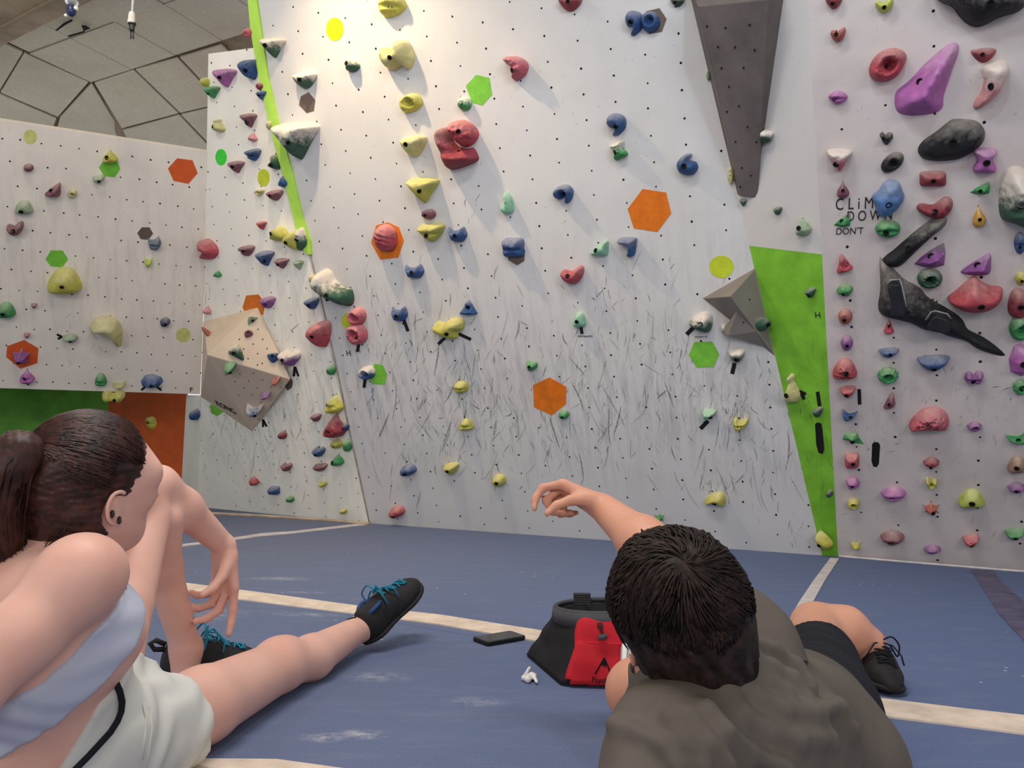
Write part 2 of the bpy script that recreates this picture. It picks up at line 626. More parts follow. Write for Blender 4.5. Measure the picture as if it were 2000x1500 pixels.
sticker('C', [(1041, 752), (1073, 737), (1106, 755), (1105, 790), (1077, 811), (1043, 795)], 'orange')
sticker('C', [(723, 727), (732, 710), (748, 713), (756, 731), (752, 751), (726, 750)], 'green')
sticker('C', [(668, 620), (676, 611), (692, 614), (694, 640), (680, 645), (667, 634)], 'lime')
sticker('E', oval(1514, 364, 18, 26), 'lime', 'dot')


# black tape marks beside the start holds, slots cut in the boards
def strip(wn, x0, y0, x1, y1, w=7, mat=None, name='tape_mark', off=.002):
    PL, M, par = wall_of(wn)
    dx, dy = x1 - x0, y1 - y0
    L = math.hypot(dx, dy); nx, ny = -dy / L * w / 2, dx / L * w / 2
    loc = to_local(M, [hit(PL, *q) for q in ((x0 + nx, y0 + ny), (x0 - nx, y0 - ny), (x1 - nx, y1 - ny), (x1 + nx, y1 + ny))])
    V, Fc = slab([np.array((p.x, p.y, off)) for p in loc], off, (0, 0, 1))
    ob = mesh(name, V, Fc, mat or M_tape)
    ob.parent = par
    return ob


for a in (('A', 111, 653, 124, 659, 4), ('A', 113, 662, 122, 657, 4), ('A', 54, 741, 55, 752, 4), ('A', 276, 762, 287, 752, 4), ('A', 303, 753, 315, 762, 4),
          ('B', 576, 716, 574, 735, 5), ('B', 577, 717, 583, 735, 4), ('B', 514, 819, 514, 834, 4), ('B', 514, 820, 521, 833, 4),
          ('C', 634, 571, 640, 588, 6), ('C', 678, 622, 692, 617, 6), ('C', 701, 672, 698, 687, 6), ('C', 714, 737, 711, 757, 6),
          ('C', 789, 625, 797, 647, 6), ('C', 872, 657, 856, 672, 6), ('C', 896, 652, 920, 663, 6), ('C', 1134, 634, 1137, 652, 6),
          ('C', 1356, 638, 1341, 653, 8), ('C', 1435, 709, 1430, 730, 8), ('C', 1383, 822, 1368, 837, 8),
          ('G', 1561, 764, 1574, 770, 6), ('G', 1565, 768, 1571, 780, 6), ('G', 1597, 765, 1601, 793, 7), ('D', 1678, 760, 1679, 790, 7)):
    strip(*a)


def slot(wn, pts, name='slot_hole'):
    PL, M, par = wall_of(wn)
    loc = to_local(M, [hit(PL, *q) for q in pts])
    m = len(loc)
    V = [(p.x, p.y, .002) for p in loc]
    cx, cy = sum(p.x for p in loc) / m, sum(p.y for p in loc) / m
    V += [(cx + (p.x - cx) * 1.12, cy + (p.y - cy) * 1.05, .001) for p in loc]
    Fc = [tuple(range(m))] + [(i, (i + 1) % m, (i + 1) % m + m, i + m) for i in range(m)]
    ob = mesh(name, V, Fc, M_hole)
    ob.parent = par


slot('G', [(1593, 830), (1597, 826), (1604, 828), (1606, 840), (1609, 876), (1606, 885), (1599, 883), (1595, 868)])
slot('D', [(1704, 868), (1708, 864), (1715, 865), (1718, 870), (1716, 905), (1712, 911), (1706, 910), (1703, 900)])


def font_mesh(ob, par):
    """turn lettering into a plain mesh that belongs to its wall"""
    bpy.context.view_layer.update()
    me = bpy.data.meshes.new_from_object(ob.evaluated_get(bpy.context.evaluated_depsgraph_get()))
    W = ob.matrix_world.copy()
    c = ob.data
    bpy.data.objects.remove(ob); bpy.data.curves.remove(c)
    o = bpy.data.objects.new('stencil_text', me); COL.objects.link(o)
    o.matrix_world = W
    o.parent = par; o.matrix_parent_inverse = par.matrix_world.inverted()
    return o


def text(wn, s, x, y, px, tilt=0, squash=1.0, mat=None, off=.002, shear=0):
    PL, M, par = wall_of(wn)
    p = hit(PL, x, y); q = hit(PL, x + 10, y + 10 * tilt); u = hit(PL, x, y - 10)
    c = bpy.data.curves.new('stencil_text', 'FONT')
    c.body = s; c.size = float(np.linalg.norm(u - p) / 10 * px) * 1.4
    c.align_x = 'LEFT'; c.extrude = .0004
    ob = bpy.data.objects.new('stencil_text', c)
    COL.objects.link(ob)
    ob.data.materials.append(mat or M_ink)
    W = frame(p + PL[1] * off, q - p, PL[1])
    ob.matrix_world = W @ Matrix.Diagonal((squash, 1, 1, 1))
    return font_mesh(ob, par)


text('D', 'C L i M B', 1631, 410, 23, -.05, .70)
text('D', 'D O W N', 1653, 432, 20, -.04, .68)
text('D', "DON'T", 1632, 458, 13, -.03, .85, M_ink)
text('A', 'F', 370, 765, 9)
text('C', 'H', 677, 695, 11)
text('G', 'H', 1592, 621, 12)
text('C', 'wild beautiful', 1128, 658, 4, .0, 1.0)
text('C', 'serpent id', 1357, 659, 4, .0, 1.0)

# rubber scuffs left by shoes
def scuffs(wn, n, sampler, width=(.8, 2.8), bank=(0, 0, 0, 1, 1, 2)):
    PL, M, par = wall_of(wn)
    I = np.array(M.inverted())
    Vs = [[], [], []]; Fs = [[], [], []]
    for _ in range(n):
        b = random.choice(bank)
        x, y, L, ang, cur = sampler()
        m = 6; w = random.uniform(*width)
        s = len(Vs[b]); a = ang
        for i in range(m + 1):
            ww = w * (math.sin(math.pi * (i + .35) / (m + .7)) ** .8) / 2
            for sg in (-1, 1):
                p = hit(PL, x - math.sin(a) * ww * sg, y + math.cos(a) * ww * sg)
                q = I[:3, :3] @ p + I[:3, 3]
                Vs[b].append((q[0], q[1], .0006 + .0002 * b + random.random() * .00015))
            x += math.cos(a) * L / m; y += math.sin(a) * L / m; a += cur / m
        for i in range(m):
            q = s + 2 * i
            Fs[b].append((q, q + 1, q + 3, q + 2))
    for b in range(3):
        if Vs[b]:
            ob = mesh('scuff_marks', Vs[b], Fs[b], SCUFF[b]); ob.parent = par; ob['kind'] = 'stuff'


def smp_main():
    while True:
        x, y = random.uniform(690, 1560), random.triangular(470, 980, 770)
        if x < 610 + (y - 490) * .22 + 16 or x > 1463 + (y - 480) * .22: continue
        break
    return x, y, random.choice((12, 18, 26, 40, 60)) * random.uniform(.7, 1.2), math.pi / 2 + random.gauss(0, .4), random.gauss(0, .32)


def smp_around(cx, cy, sx, sy, lx=20):
    def f():
        return random.gauss(cx, sx), random.gauss(cy, sy), random.uniform(.5, 1.2) * lx, math.pi / 2 + random.gauss(0, .42), random.gauss(0, .35)
    return f


scuffs('C', 400, smp_main, (.9, 3.6))
for x, y, sx, sy, n in ((902, 730, 20, 25, 22), (912, 800, 18, 20, 20), (883, 885, 14, 16, 18), (975, 915, 12, 14, 14), (1445, 795, 16, 20, 40), (1400, 945, 18, 14, 32),
                        (960, 770, 30, 50, 40), (880, 700, 40, 40, 30), (830, 800, 40, 60, 30), (1090, 860, 60, 40, 40), (1500, 900, 30, 40, 26), (1390, 790, 20, 20, 14),
                        (800, 890, 14, 14, 10), (1300, 740, 90, 60, 50), (1230, 620, 50, 50, 24), (760, 640, 40, 40, 20), (920, 390, 12, 20, 8), (1540, 1020, 16, 30, 8)):
    scuffs('C', n, smp_around(x, y, sx, sy), (.7, 2.4), (0, 0, 1, 1, 2))


def smp_b():
    y = random.triangular(520, 980, 850)
    x = random.uniform(400, 600 + (y - 490) * .2)
    return x, y, random.uniform(10, 40), math.pi / 2 + random.gauss(0, .4), random.gauss(0, .6)


scuffs('B', 130, smp_b, (.6, 2))
scuffs('A', 26, lambda: (random.uniform(130, 350), random.uniform(600, 745), random.uniform(8, 30), math.pi / 2 + random.gauss(0, .5), random.gauss(0, .5)), (.6, 1.6), (0, 0, 1))
scuffs('D', 130, lambda: (random.uniform(1650, 1995), random.triangular(560, 1080, 800), random.uniform(5, 20), random.uniform(1.2, 3.2), random.gauss(0, .4)), (.6, 2.2), (0, 0, 1, 2))
scuffs('D', 40, lambda: (random.uniform(1640, 1995), random.uniform(10, 560), random.uniform(3, 12), random.uniform(1.2, 3.2), random.gauss(0, .4)), (.6, 1.6), (0, 1))
scuffs('G', 26, lambda: (random.uniform(1560, 1620), random.uniform(660, 1040), random.uniform(6, 40), random.uniform(.9, 2.2), random.gauss(0, .4)), (.6, 2.2), (0, 1, 2))
scuffs('C', 90, lambda: (random.uniform(720, 1330), random.uniform(20, 480), random.uniform(2, 8), random.uniform(0, 3.1), 0), (.8, 1.8), (0, 1))

# ------------------------------------------------------------------ ceiling of worn tiles
M_tile = NT('ceiling_tile_board')
_c = M_tile.co()
_f = M_tile.noise(_c, 45, 5, .8)
_d = M_tile.noise(_c, 1.5, 4, .6)
M_tile.set(M_tile.mix(M_tile.math('MULTIPLY', M_tile.ramp(_d, .4, .75), .5), M_tile.mix(M_tile.ramp(_f, .35, .7), srgb(196, 186, 166), srgb(216, 208, 190)), srgb(178, 160, 138)), .85, spec=.1)
M_tile.bump(_f, .25, .004)
M_tile = M_tile.m
M_dark = flat_mat('ceiling_gap', (146, 128, 106), .9)
zV = CEIL
def on_z(x, y, z):
    d = ray(x, y)
    return _C + d * ((z - HCAM) / d[2])


Vx = on_z(178, 160, CEIL); Ua = on_z(257, 135, CEIL) - Vx; Va = on_z(57, 103, CEIL) - Vx
e1 = unit(Va); out_ = unit(-(unit(Ua) + unit(Va)))
ceil_poly = [Vx + Ua * 60, Vx + Ua * 60 + Va * 40, Vx + Va * 40, Vx]
V, Fc = slab([p + np.array([0, 0, .03]) for p in ceil_poly], .05, (0, 0, -1))
ceil = mesh('ceiling', V, Fc, M_dark); ceil['kind'] = 'structure'


def tile(poly, n, gap=.006):
    c = sum(poly) / len(poly)
    P = [c + (p - c) * (1 - gap / np.linalg.norm(p - c)) for p in poly]
    V, Fc = slab(P, .018, n)
    o_ = mesh('ceiling_tile', V, Fc, M_tile, parent=ceil)


for i in range(0, 8):
    for j in range(0, 6):
        p = Vx + Ua * i + Va * j
        dz = np.array([0, 0, random.uniform(-.012, .004)])
        tile([p + dz, p + Ua + dz, p + Ua + Va + dz, p + Va + dz * 1.5], np.array([0, 0, -1.0]))
kL = on_z(97, 248, CEIL - .12); kR = on_z(237, 256, CEIL - .1)
PLf = plane3(Vx, Vx + Va, kL); PRf = plane3(Vx, Vx + Ua, kR)
for PLn, polys in ((PLf, ([(47, 103), (174, 160), (113, 229), (0, 181)], [(-90, 40), (46, 102), (-2, 180), (-150, 110)], [(-3, 183), (111, 232), (80, 310), (-70, 255)],
                          [(179, 163), (236, 256), (300, 380), (90, 330), (117, 229)], [(-160, 112), (-5, 183), (-75, 255), (-240, 190)])),
                   (PRf, ([(183, 161), (260, 136), (349, 222), (238, 251)], [(263, 135), (346, 113), (432, 203), (352, 221)], [(239, 255), (350, 225), (450, 330), (290, 350)],
                          [(350, 112), (432, 88), (520, 180), (435, 202)], [(353, 224), (434, 205), (540, 300), (455, 330)]))):
    for q in polys:
        tile([hit(PLn, *v) for v in q], PLn[1] if PLn[1][2] < 0 else -PLn[1], .006)
back = [hit(PLf, -260, -75, -.03), hit(PLf, 182, 150, -.03), hit(PLf, 300, 400, -.03), hit(PLf, -260, 320, -.03)]
V, Fc = slab(back, .02, PLf[1]); mesh('ceiling_board', V, Fc, M_dark, parent=ceil)
back = [hit(PRf, 176, 150, -.03), hit(PRf, 560, 20, -.03), hit(PRf, 620, 330, -.03), hit(PRf, 290, 400, -.03)]
V, Fc = slab(back, .02, PRf[1]); mesh('ceiling_board', V, Fc, M_dark, parent=ceil)
# broken bits
for q in ([(159, 50), (168, 51), (176, 56), (163, 61)], [(108, 60), (124, 46), (140, 38), (142, 41), (126, 50), (112, 60)], [(133, 70), (165, 61), (166, 63), (134, 73)]):
    V, Fc = slab([on_z(x, y, CEIL - .03) for x, y in q], .004, (0, 0, -1)); mesh('broken_gap', V, Fc, M_hole, parent=ceil)

# beam crossing the top left corner
M_beam = flat_mat('beam_board', (150, 132, 110), .8, .2, 5)
b0, b1 = on_z(-60, 122, CEIL - .12), on_z(215, -17, CEIL - .12)
bd = unit(b1 - b0); bn = np.array([bd[1], -bd[0], 0]);
if bn @ (-b0) < 0: bn = -bn
B0, B1 = b0 - bd * 1.5, b1 + bd * 1.5
w_ = bn * .36; h_ = np.array([0, 0, .25])
V = [B0, B1, B1 + w_, B0 + w_, B0 + h_, B1 + h_, B1 + w_ + h_, B0 + w_ + h_]
bm_ = mesh('trim_3', V, [(0, 1, 2, 3), (0, 4, 5, 1), (1, 5, 6, 2), (2, 6, 7, 3), (3, 7, 4, 0), (4, 7, 6, 5)], M_beam); bm_['kind'] = 'structure'
V2 = [p + bn * .13 - np.array([0, 0, .012]) for p in (B0, B1)] + [p + bn * .145 - np.array([0, 0, .012]) for p in (B1, B0)]
V, Fc = slab(V2, .014, (0, 0, -1)); mesh('beam_joint', V, Fc, M_dark, parent=bm_)

# ------------------------------------------------------------------ floor of blue carpeted mats
def mat_floor():
    k = NT('blue_mat_carpet')
    co = k.co()
    big = k.noise(co, 1.1, 4, .6)
    st = k.noise(co, 9, 5, .7, (.5, 2.2, 1))
    fin = k.noise(co, 160, 3, .8)
    xy = k.n('ShaderNodeSeparateXYZ', i={0: co})
    a = k.mix(k.ramp(xy.outputs[0], -1.2, 1.3), srgb(112, 121, 147), srgb(99, 115, 154))
    a = k.mix(k.math('MULTIPLY', k.ramp(big, .4, .7), .35), a, srgb(107, 120, 150))
    a = k.mix(k.math('MULTIPLY', k.ramp(st, .5, .75), .3), a, srgb(142, 148, 160))
    a = k.mix(k.math('MULTIPLY', k.ramp(fin, .35, .75), .35), a, srgb(70, 84, 112))
    tot = None
    for px, py, rx, ry in ((550, 1130, .16, .05), (590, 1157, .14, .03), (632, 1440, .055, .03), (712, 1434, .06, .03), (600, 1200, .16, .04), (930, 1370, .08, .04), (740, 1322, .10, .05), (425, 1200, .12, .1)):
        p = on_floor(px, py)
        mp = k.n('ShaderNodeMapping', i={0: co, 1: (-p[0] / rx, -p[1] / ry, 0), 3: (1 / rx, 1 / ry, 0)}).outputs[0]
        ln = k.n('ShaderNodeVectorMath', operation='LENGTH', i={0: mp}).outputs['Value']
        m = k.ramp(ln, 1, .2, 0, .95 if py > 1400 or py == 1130 else .5)
        tot = m if tot is None else k.math('MAXIMUM', tot, m)
    cn = k.noise(co, 28, 6, .8)
    a = k.mix(k.math('MULTIPLY', tot, k.ramp(cn, .42, .68)), a, srgb(196, 196, 200))
    vo = k.n('ShaderNodeTexVoronoi', i={'Vector': co, 'Scale': 16})
    sp = k.math('MULTIPLY', k.math('LESS_THAN', vo.outputs['Distance'], .07), k.math('GREATER_THAN', k.noise(co, 2.3, 3), .58))
    a = k.mix(k.math('MULTIPLY', sp, .7), a, srgb(205, 206, 210))
    k.set(a, .9, spec=.15)
    k.bump(k.math('ADD', k.math('MULTIPLY', fin, .3), k.math('MULTIPLY', st, .8)), .35, .008)
    return k.m


M_mat = mat_floor()
V, Fc = box(-6, 6, -3, 9, -.12, -.05)
floor = mesh('floor', V, Fc, flat_mat('subfloor', (60, 66, 80), .9)); floor['kind'] = 'structure'


def clip(poly, p, n):
    out = []
    for i in range(len(poly)):
        a, b = poly[i], poly[(i + 1) % len(poly)]
        da, db = (a - p) @ n, (b - p) @ n
        if da >= 0: out.append(a)
        if (da >= 0) != (db >= 0): out.append(a + (b - a) * (da / (da - db)))
    return out


def cut(polys, x0, y0, x1, y1):
    a, b = on_floor(x0, y0), on_floor(x1, y1)
    n = np.array([-(b - a)[1], (b - a)[0], 0]); n /= np.linalg.norm(n)
    r = []
    for q in polys:
        for s in (1, -1):
            c = clip(q, a + n * s * .0012, n * s)
            if len(c) > 2: r.append(c)
    return r


root = [np.array(p, float) for p in ((-6, -3, 0), (6, -3, 0), (6, 9, 0), (-6, 9, 0))]
T1 = [(285, 1130, 1146), (355, 1137, 1156), (520, 1158, 1176), (695, 1182, 1198), (860, 1200, 1219), (1046, 1229, 1251), (1380, 1290, 1318), (1697, 1360, 1394), (1875, 1382, 1416), (2000, 1396, 1432), (2200, 1416, 1456)]
ang = cut([root], 355, 1147, 1875, 1400)
ang2 = []
for q in ang:
    c = sum(q) / len(q)
    if c[1] > 1.9: ang2 += cut([q], 1630, 1090, 1570, 1182)
    else: ang2.append(q)
ang3 = []
for q in ang2:
    c = sum(q) / len(q)
    if c[1] > 1.9 and c[0] < 0: ang3 += cut([q], 360, 1084, 760, 1029)
    else: ang3.append(q)
for q in ang3:
    V, Fc = slab(q, .05, (0, 0, 1))
    mesh('floor_mat', V, Fc, M_mat, parent=floor)
M_strip = flat_mat('cream_strip', (226, 208, 190), .8, .12, 14)
M_strip2 = flat_mat('white_strip', (206, 200, 202), .8, .12, 14)


def floor_strip(rows, mat, z=.004):
    """rows of photo points: left and right edge of a strip lying on the mats"""
    V = []; Fc = []
    for a, b in rows:
        p, q = on_floor(*a, z), on_floor(*b, z)
        V += [p, q, p * (1, 1, 0), q * (1, 1, 0)]
    for i in range(len(rows) - 1):
        q, r = 4 * i, 4 * i + 4
        Fc += [(q, q + 1, r + 1, r), (q, r, r + 2, q + 2), (q + 1, q + 3, r + 3, r + 1)]
    mesh('floor_strip', V, Fc, mat, parent=floor)


floor_strip([((x, a), (x, b)) for x, a, b in T1], M_strip)
floor_strip([((1622, 1089), (1639, 1090)), ((1589, 1133), (1611, 1133)), ((1560, 1176), (1587, 1176)), ((1540, 1212), (1575, 1212)), ((1500, 1290), (1540, 1290))], M_strip2)
floor_strip([((250, 1077), (250, 1080)), ((360, 1062), (360, 1066)), ((448, 1051), (448, 1055)), ((512, 1041), (512, 1046)), ((573, 1037), (573, 1041)), ((720, 1020), (720, 1024))], M_strip2)
floor_strip([((150, 1440), (150, 1500)), ((405, 1481), (400, 1545)), ((540, 1482), (540, 1552)), ((671, 1500), (671, 1570)), ((900, 1530), (900, 1610))], M_strip)
M_band = flat_mat('purple_band', (96, 92, 120), .9, .2, 10)
floor_strip([((1896, 1113), (1940, 1113)), ((1906, 1126), (1955, 1135)), ((1952, 1199), (2010, 1184)), ((1997, 1247), (2080, 1247)), ((2060, 1330), (2170, 1330))], M_band, .003)
M_lip = flat_mat('mat_edge_white', (214, 208, 204), .8)
V, Fc = tube([d1 + np.array([0, -.012, .004]), on_floor(1800, 1100, .004), on_floor(1960, 1113, .004), dR + np.array([0, -.012, .004])], .006, 6)
k_ = mesh('baseboard_right', V, Fc, M_lip); k_['kind'] = 'structure'
V, Fc = tube([on_floor(360, 1000, .01), on_floor(520, 1008, .01), on_floor(650, 1017, .01), on_floor(722, 1023, .01)], .012, 6)
k_ = mesh('baseboard_left', V, Fc, flat_mat('base_wood', (186, 168, 148), .8, .2, 8)); k_['kind'] = 'structure'
# ------------------------------------------------------------------ volumes
from mathutils.geometry import delaunay_2d_cdt
EXTRA = {}
_wall_of = wall_of
def wall_of(n):
    return EXTRA[n] if n in EXTRA else _wall_of(n)


def vol_mat(name, rgb, rgb2, tex=40):
    k = NT(name)
    co = k.co()
    k.set(k.mix(k.ramp(k.noise(co, 4, 5, .65), .35, .7), srgb(*rgb), srgb(*rgb2)), .6, spec=.3)
    k.bump(k.noise(co, 160, 2), .15, .002)
    return k.m


def poly_volume(name, faces_w, mat, label, inner):
    """closed polyhedron from lists of world points; faces share corners"""
    V = []; Fc = []
    def vid(p):
        for i, q in enumerate(V):
            if np.linalg.norm(q - p) < 1e-6: return i
        V.append(np.array(p)); return len(V) - 1
    for f in faces_w: Fc.append([vid(p) for p in f])
    c = sum(V) / len(V)
    F2 = []
    for f in Fc:
        n = np.cross(V[f[1]] - V[f[0]], V[f[2]] - V[f[0]])
        F2.append(f if n @ (sum(V[i] for i in f) / len(f) - c) > 0 else f[::-1])
    o = mesh(name, [v - c for v in V], F2, mat, M=Matrix.Translation([float(q) for q in c]))
    b = o.modifiers.new('bevel', 'BEVEL'); b.width = .004; b.segments = 2; b.limit_method = 'ANGLE'
    tag(o, label, 'climbing volume')
    return o


M_vdark = vol_mat('volume_charcoal', (88, 80, 78), (112, 102, 98))
M_vgrey = vol_mat('volume_grey', (122, 114, 108), (138, 130, 122))
M_vbeige = vol_mat('volume_beige', (205, 186, 164), (214, 196, 174))
hC = lambda x, y, o=0.0: hit(PC, x, y, o)
hB = lambda x, y, o=0.0: hit(PB, x, y, o)
# long dark wedge hanging down the right end of the main wall
k0, k1, k2, k3 = hC(1350, 0), hC(1440, 380), hC(1481, 388), hC(1576, 0)
pT0, pT1 = hC(1363, 12, .30), hC(1502, -2, .36)
pB0, pB1 = hC(1447, 382, .05), hC(1480, 387, .05)
kt0, kt1 = hC(1338, -42), hC(1590, -60)
v1 = poly_volume('wedge_volume', [[kt0, k0, pT0], [k0, k1, pB0, pT0], [pT0, pB0, pB1, pT1], [pT1, pB1, k2, k3], [pT1, k3, kt1], [kt0, pT0, pT1, kt1], [k1, k2, pB1, pB0], [kt0, kt1, k3, k2, k1, k0]], M_vdark,
                 'long charcoal wedge shaped volume narrowing downwards at top of the pale main wall', PC)
EXTRA['V1'] = (plane3(pT0, pB0, pT1), None, None)
EXTRA['V1r'] = (plane3(pT1, pB1, k3), None, None)
# small two-peaked grey volume beside the green wedge
a, b, c, e = hC(1375, 583), hC(1474, 526), hC(1511, 692), hC(1413, 613)
q = hC(1426, 579, .17)
v2 = poly_volume('pyramid_volume', [[a, b, q], [b, c, q], [a, q, e], [e, q, c], [a, e, c, b]], M_vgrey, 'two-peaked grey pyramid volume beside the green wedge on the main wall', PC)
a2, b2, c2_, q2 = hC(1408, 648), hC(1450, 598), hC(1500, 680), hC(1440, 606, .10)
t2 = hC(1421, 656, .06)
v2b = poly_volume('pyramid_volume', [[a2, q2, t2], [q2, hC(1476, 648, .07), t2], [q2, b2, hC(1476, 648, .07)], [hC(1476, 648, .07), b2, c2_], [t2, hC(1476, 648, .07), c2_], [a2, t2, c2_], [a2, b2, q2], [a2, c2_, b2]], M_vgrey, '', PC)
v2b.name = 'lower_peak'
for k_ in ('label', 'category'):
    if k_ in v2b: del v2b[k_]
v2b.parent = v2; v2b.matrix_parent_inverse = v2.matrix_world.inverted()
EXTRA['V2'] = (plane3(b, c, q), None, None)
# big beige faceted volume on the left wall
P0 = hB(405, 693, .34)
rim = [hB(397, 628), hB(503, 600), hB(556, 733, .03), hB(567, 741, .05), hB(492, 843), hB(392, 775)]
w1, w2, w3, w4, w5, w6 = rim
b3 = hB(560, 738); 
v3 = poly_volume('faceted_volume', [[w1, w2, P0], [P0, w2, w4], [w2, b3, w4], [P0, w4, w5], [w4, b3, w5], [P0, w5, w6], [P0, w6, w1], [w1, w6, w5, b3, w2]], M_vbeige,
                 'big beige faceted volume bolted on the left wall, with dark stencil letters', PB)
EXTRA['V3a'] = (plane3(P0, w2, w4), None, None)
EXTRA['V3b'] = (plane3(P0, w4, w5), None, None)
EXTRA['V3c'] = (plane3(P0, w1, w2), None, None)
EXTRA['V3d'] = (plane3(P0, w5, w6), None, None)
for n_, (pl_, _, _) in list(EXTRA.items()):
    EXTRA[n_] = (pl_, None, None)


def dots(par, pl, pts, r=.005):
    V = []; Fc = []
    for x, y in pts:
        M = frame(hit(pl, x, y, .0012), (1, 0, 0), pl[1]); s = len(V)
        V += [M @ Vector((r * math.cos(t * math.pi / 4), r * math.sin(t * math.pi / 4), 0)) for t in range(8)]
        Fc.append(tuple(range(s, s + 8)))
    o = mesh('bolt_holes', V, Fc, M_hole, parent=par); o['kind'] = 'stuff'


g = lambda ox, oy, L: [(ox + x / 3.75, oy + y / 3.75) for x, y in L]
dots(v3, EXTRA['V3a'][0], g(360, 400, [(540, 912), (575, 985), (607, 1053), (403, 985), (504, 1020), (435, 1056), (537, 1090), (467, 1127), (570, 1162), (536, 1173), (714, 1165)]))
dots(v3, EXTRA['V3b'][0], g(360, 400, [(307, 1246), (407, 1240), (508, 1233), (370, 1295), (470, 1290), (572, 1284), (435, 1344), (534, 1340), (636, 1334), (398, 1396), (498, 1393), (706, 1338), (562, 1446), (487, 1552), (545, 1570)]))
dots(v3, EXTRA['V3c'][0], g(360, 400, [(250, 862), (282, 912), (353, 830), (203, 935), (308, 890)]), .004)
dots(v1, EXTRA['V1'][0], g(1300, 0, [(302, 193), (438, 205), (615, 182), (384, 343), (508, 346), (652, 367), (409, 500), (571, 496), (463, 636), (537, 778), (449, 818), (600, 930), (558, 1230), (512, 1040), (666, 1042), (624, 1287), (545, 1370)]))
dots(v2, EXTRA['V2'][0], [(1464, 585), (1452, 630)])


def ptext(par, pl, s, x, y, dx, dy, size):
    p, q = hit(pl, x, y, .002), hit(pl, x + dx, y + dy, .002)
    c = bpy.data.curves.new('stencil_text', 'FONT'); c.body = s; c.size = size; c.extrude = .0004
    c.offset = .0012
    o = bpy.data.objects.new('stencil_text', c); COL.objects.link(o); o.data.materials.append(M_hole)
    o.matrix_world = frame(p, q - p, pl[1])
    font_mesh(o, par)


ptext(v3, EXTRA['V3d'][0], 'KONG', 424, 791, 28, 14, .085)

# ------------------------------------------------------------------ climbing holds
RGB = dict(Y=(208, 202, 62), PY=(214, 206, 132), R=(160, 56, 68), P=(212, 98, 112), LP=(226, 152, 152), M=(142, 82, 98), B=(46, 90, 148), LB=(86, 136, 196), DB=(48, 66, 112), G=(56, 160, 84), MG=(146, 212, 172),
           DG=(58, 100, 78), PG=(160, 184, 146), PU=(150, 82, 158), VP=(190, 104, 182), K=(36, 36, 40), LM=(196, 214, 66), O=(236, 178, 62), RB=(188, 92, 76), BR=(168, 134, 108), WH=(222, 214, 200), BG=(98, 118, 138), RP=(198, 74, 86))
NAMES = {}
_hm = {}


def hold_mat(code, chalk):
    key = (code, chalk)
    if key in _hm: return _hm[key]
    k = NT('resin_%s_%s' % (code.lower(), 'chalked' if chalk else 'clean'))
    co = k.co()
    c = srgb(*RGB[code])
    g_ = .3 * c[0] + .55 * c[1] + .15 * c[2]
    c = tuple(v * .88 + g_ * .12 for v in c[:3]) + (1,)
    d = tuple(v * .70 for v in c[:3]) + (1,)
    a = k.mix(k.ramp(k.noise(co, 18, 4, .6), .35, .7), d, c)
    gy = k.n('ShaderNodeSeparateXYZ', i={0: k.co('Generated')}).outputs[1]
    nz = k.noise(co, 30, 5, .7)
    f = k.math('ADD', gy, k.math('MULTIPLY', k.math('SUBTRACT', nz, .5), .9))
    a = k.mix(k.ramp(f, .42 if chalk else .50, .72 if chalk else 1.15, 0, .9 if chalk else .38), a, srgb(226, 216, 204))
    k.set(a, .62, spec=.3)
    k.bump(k.noise(co, 140, 3, .7), .35, .003)
    _hm[key] = k.m
    return k.m


M_bolt = flat_mat('bolt_steel', (70, 68, 66), .4, .1, 40, metal=.7)


def sp_pts(L, n=44):
    """closed smooth curve through points"""
    P = np.array(L, float); m = len(P); out = []
    per = max(2, n // m)
    for i in range(m):
        a, b, c, d = P[i - 1], P[i], P[(i + 1) % m], P[(i + 2) % m]
        for t in np.arange(per) / per:
            out.append(.5 * (2 * b + (c - a) * t + (2 * a - 5 * b + 4 * c - d) * t * t + (3 * b - a - 3 * c + d) * t ** 3))
    return np.array(out)


def poly_t(n, jit=.0, seed=0, ph=0):
    r = random.Random(seed)
    return [((1 - r.random() * jit) * math.cos(2 * math.pi * k / n + ph), (1 - r.random() * jit) * math.sin(2 * math.pi * k / n + ph)) for k in range(n)]


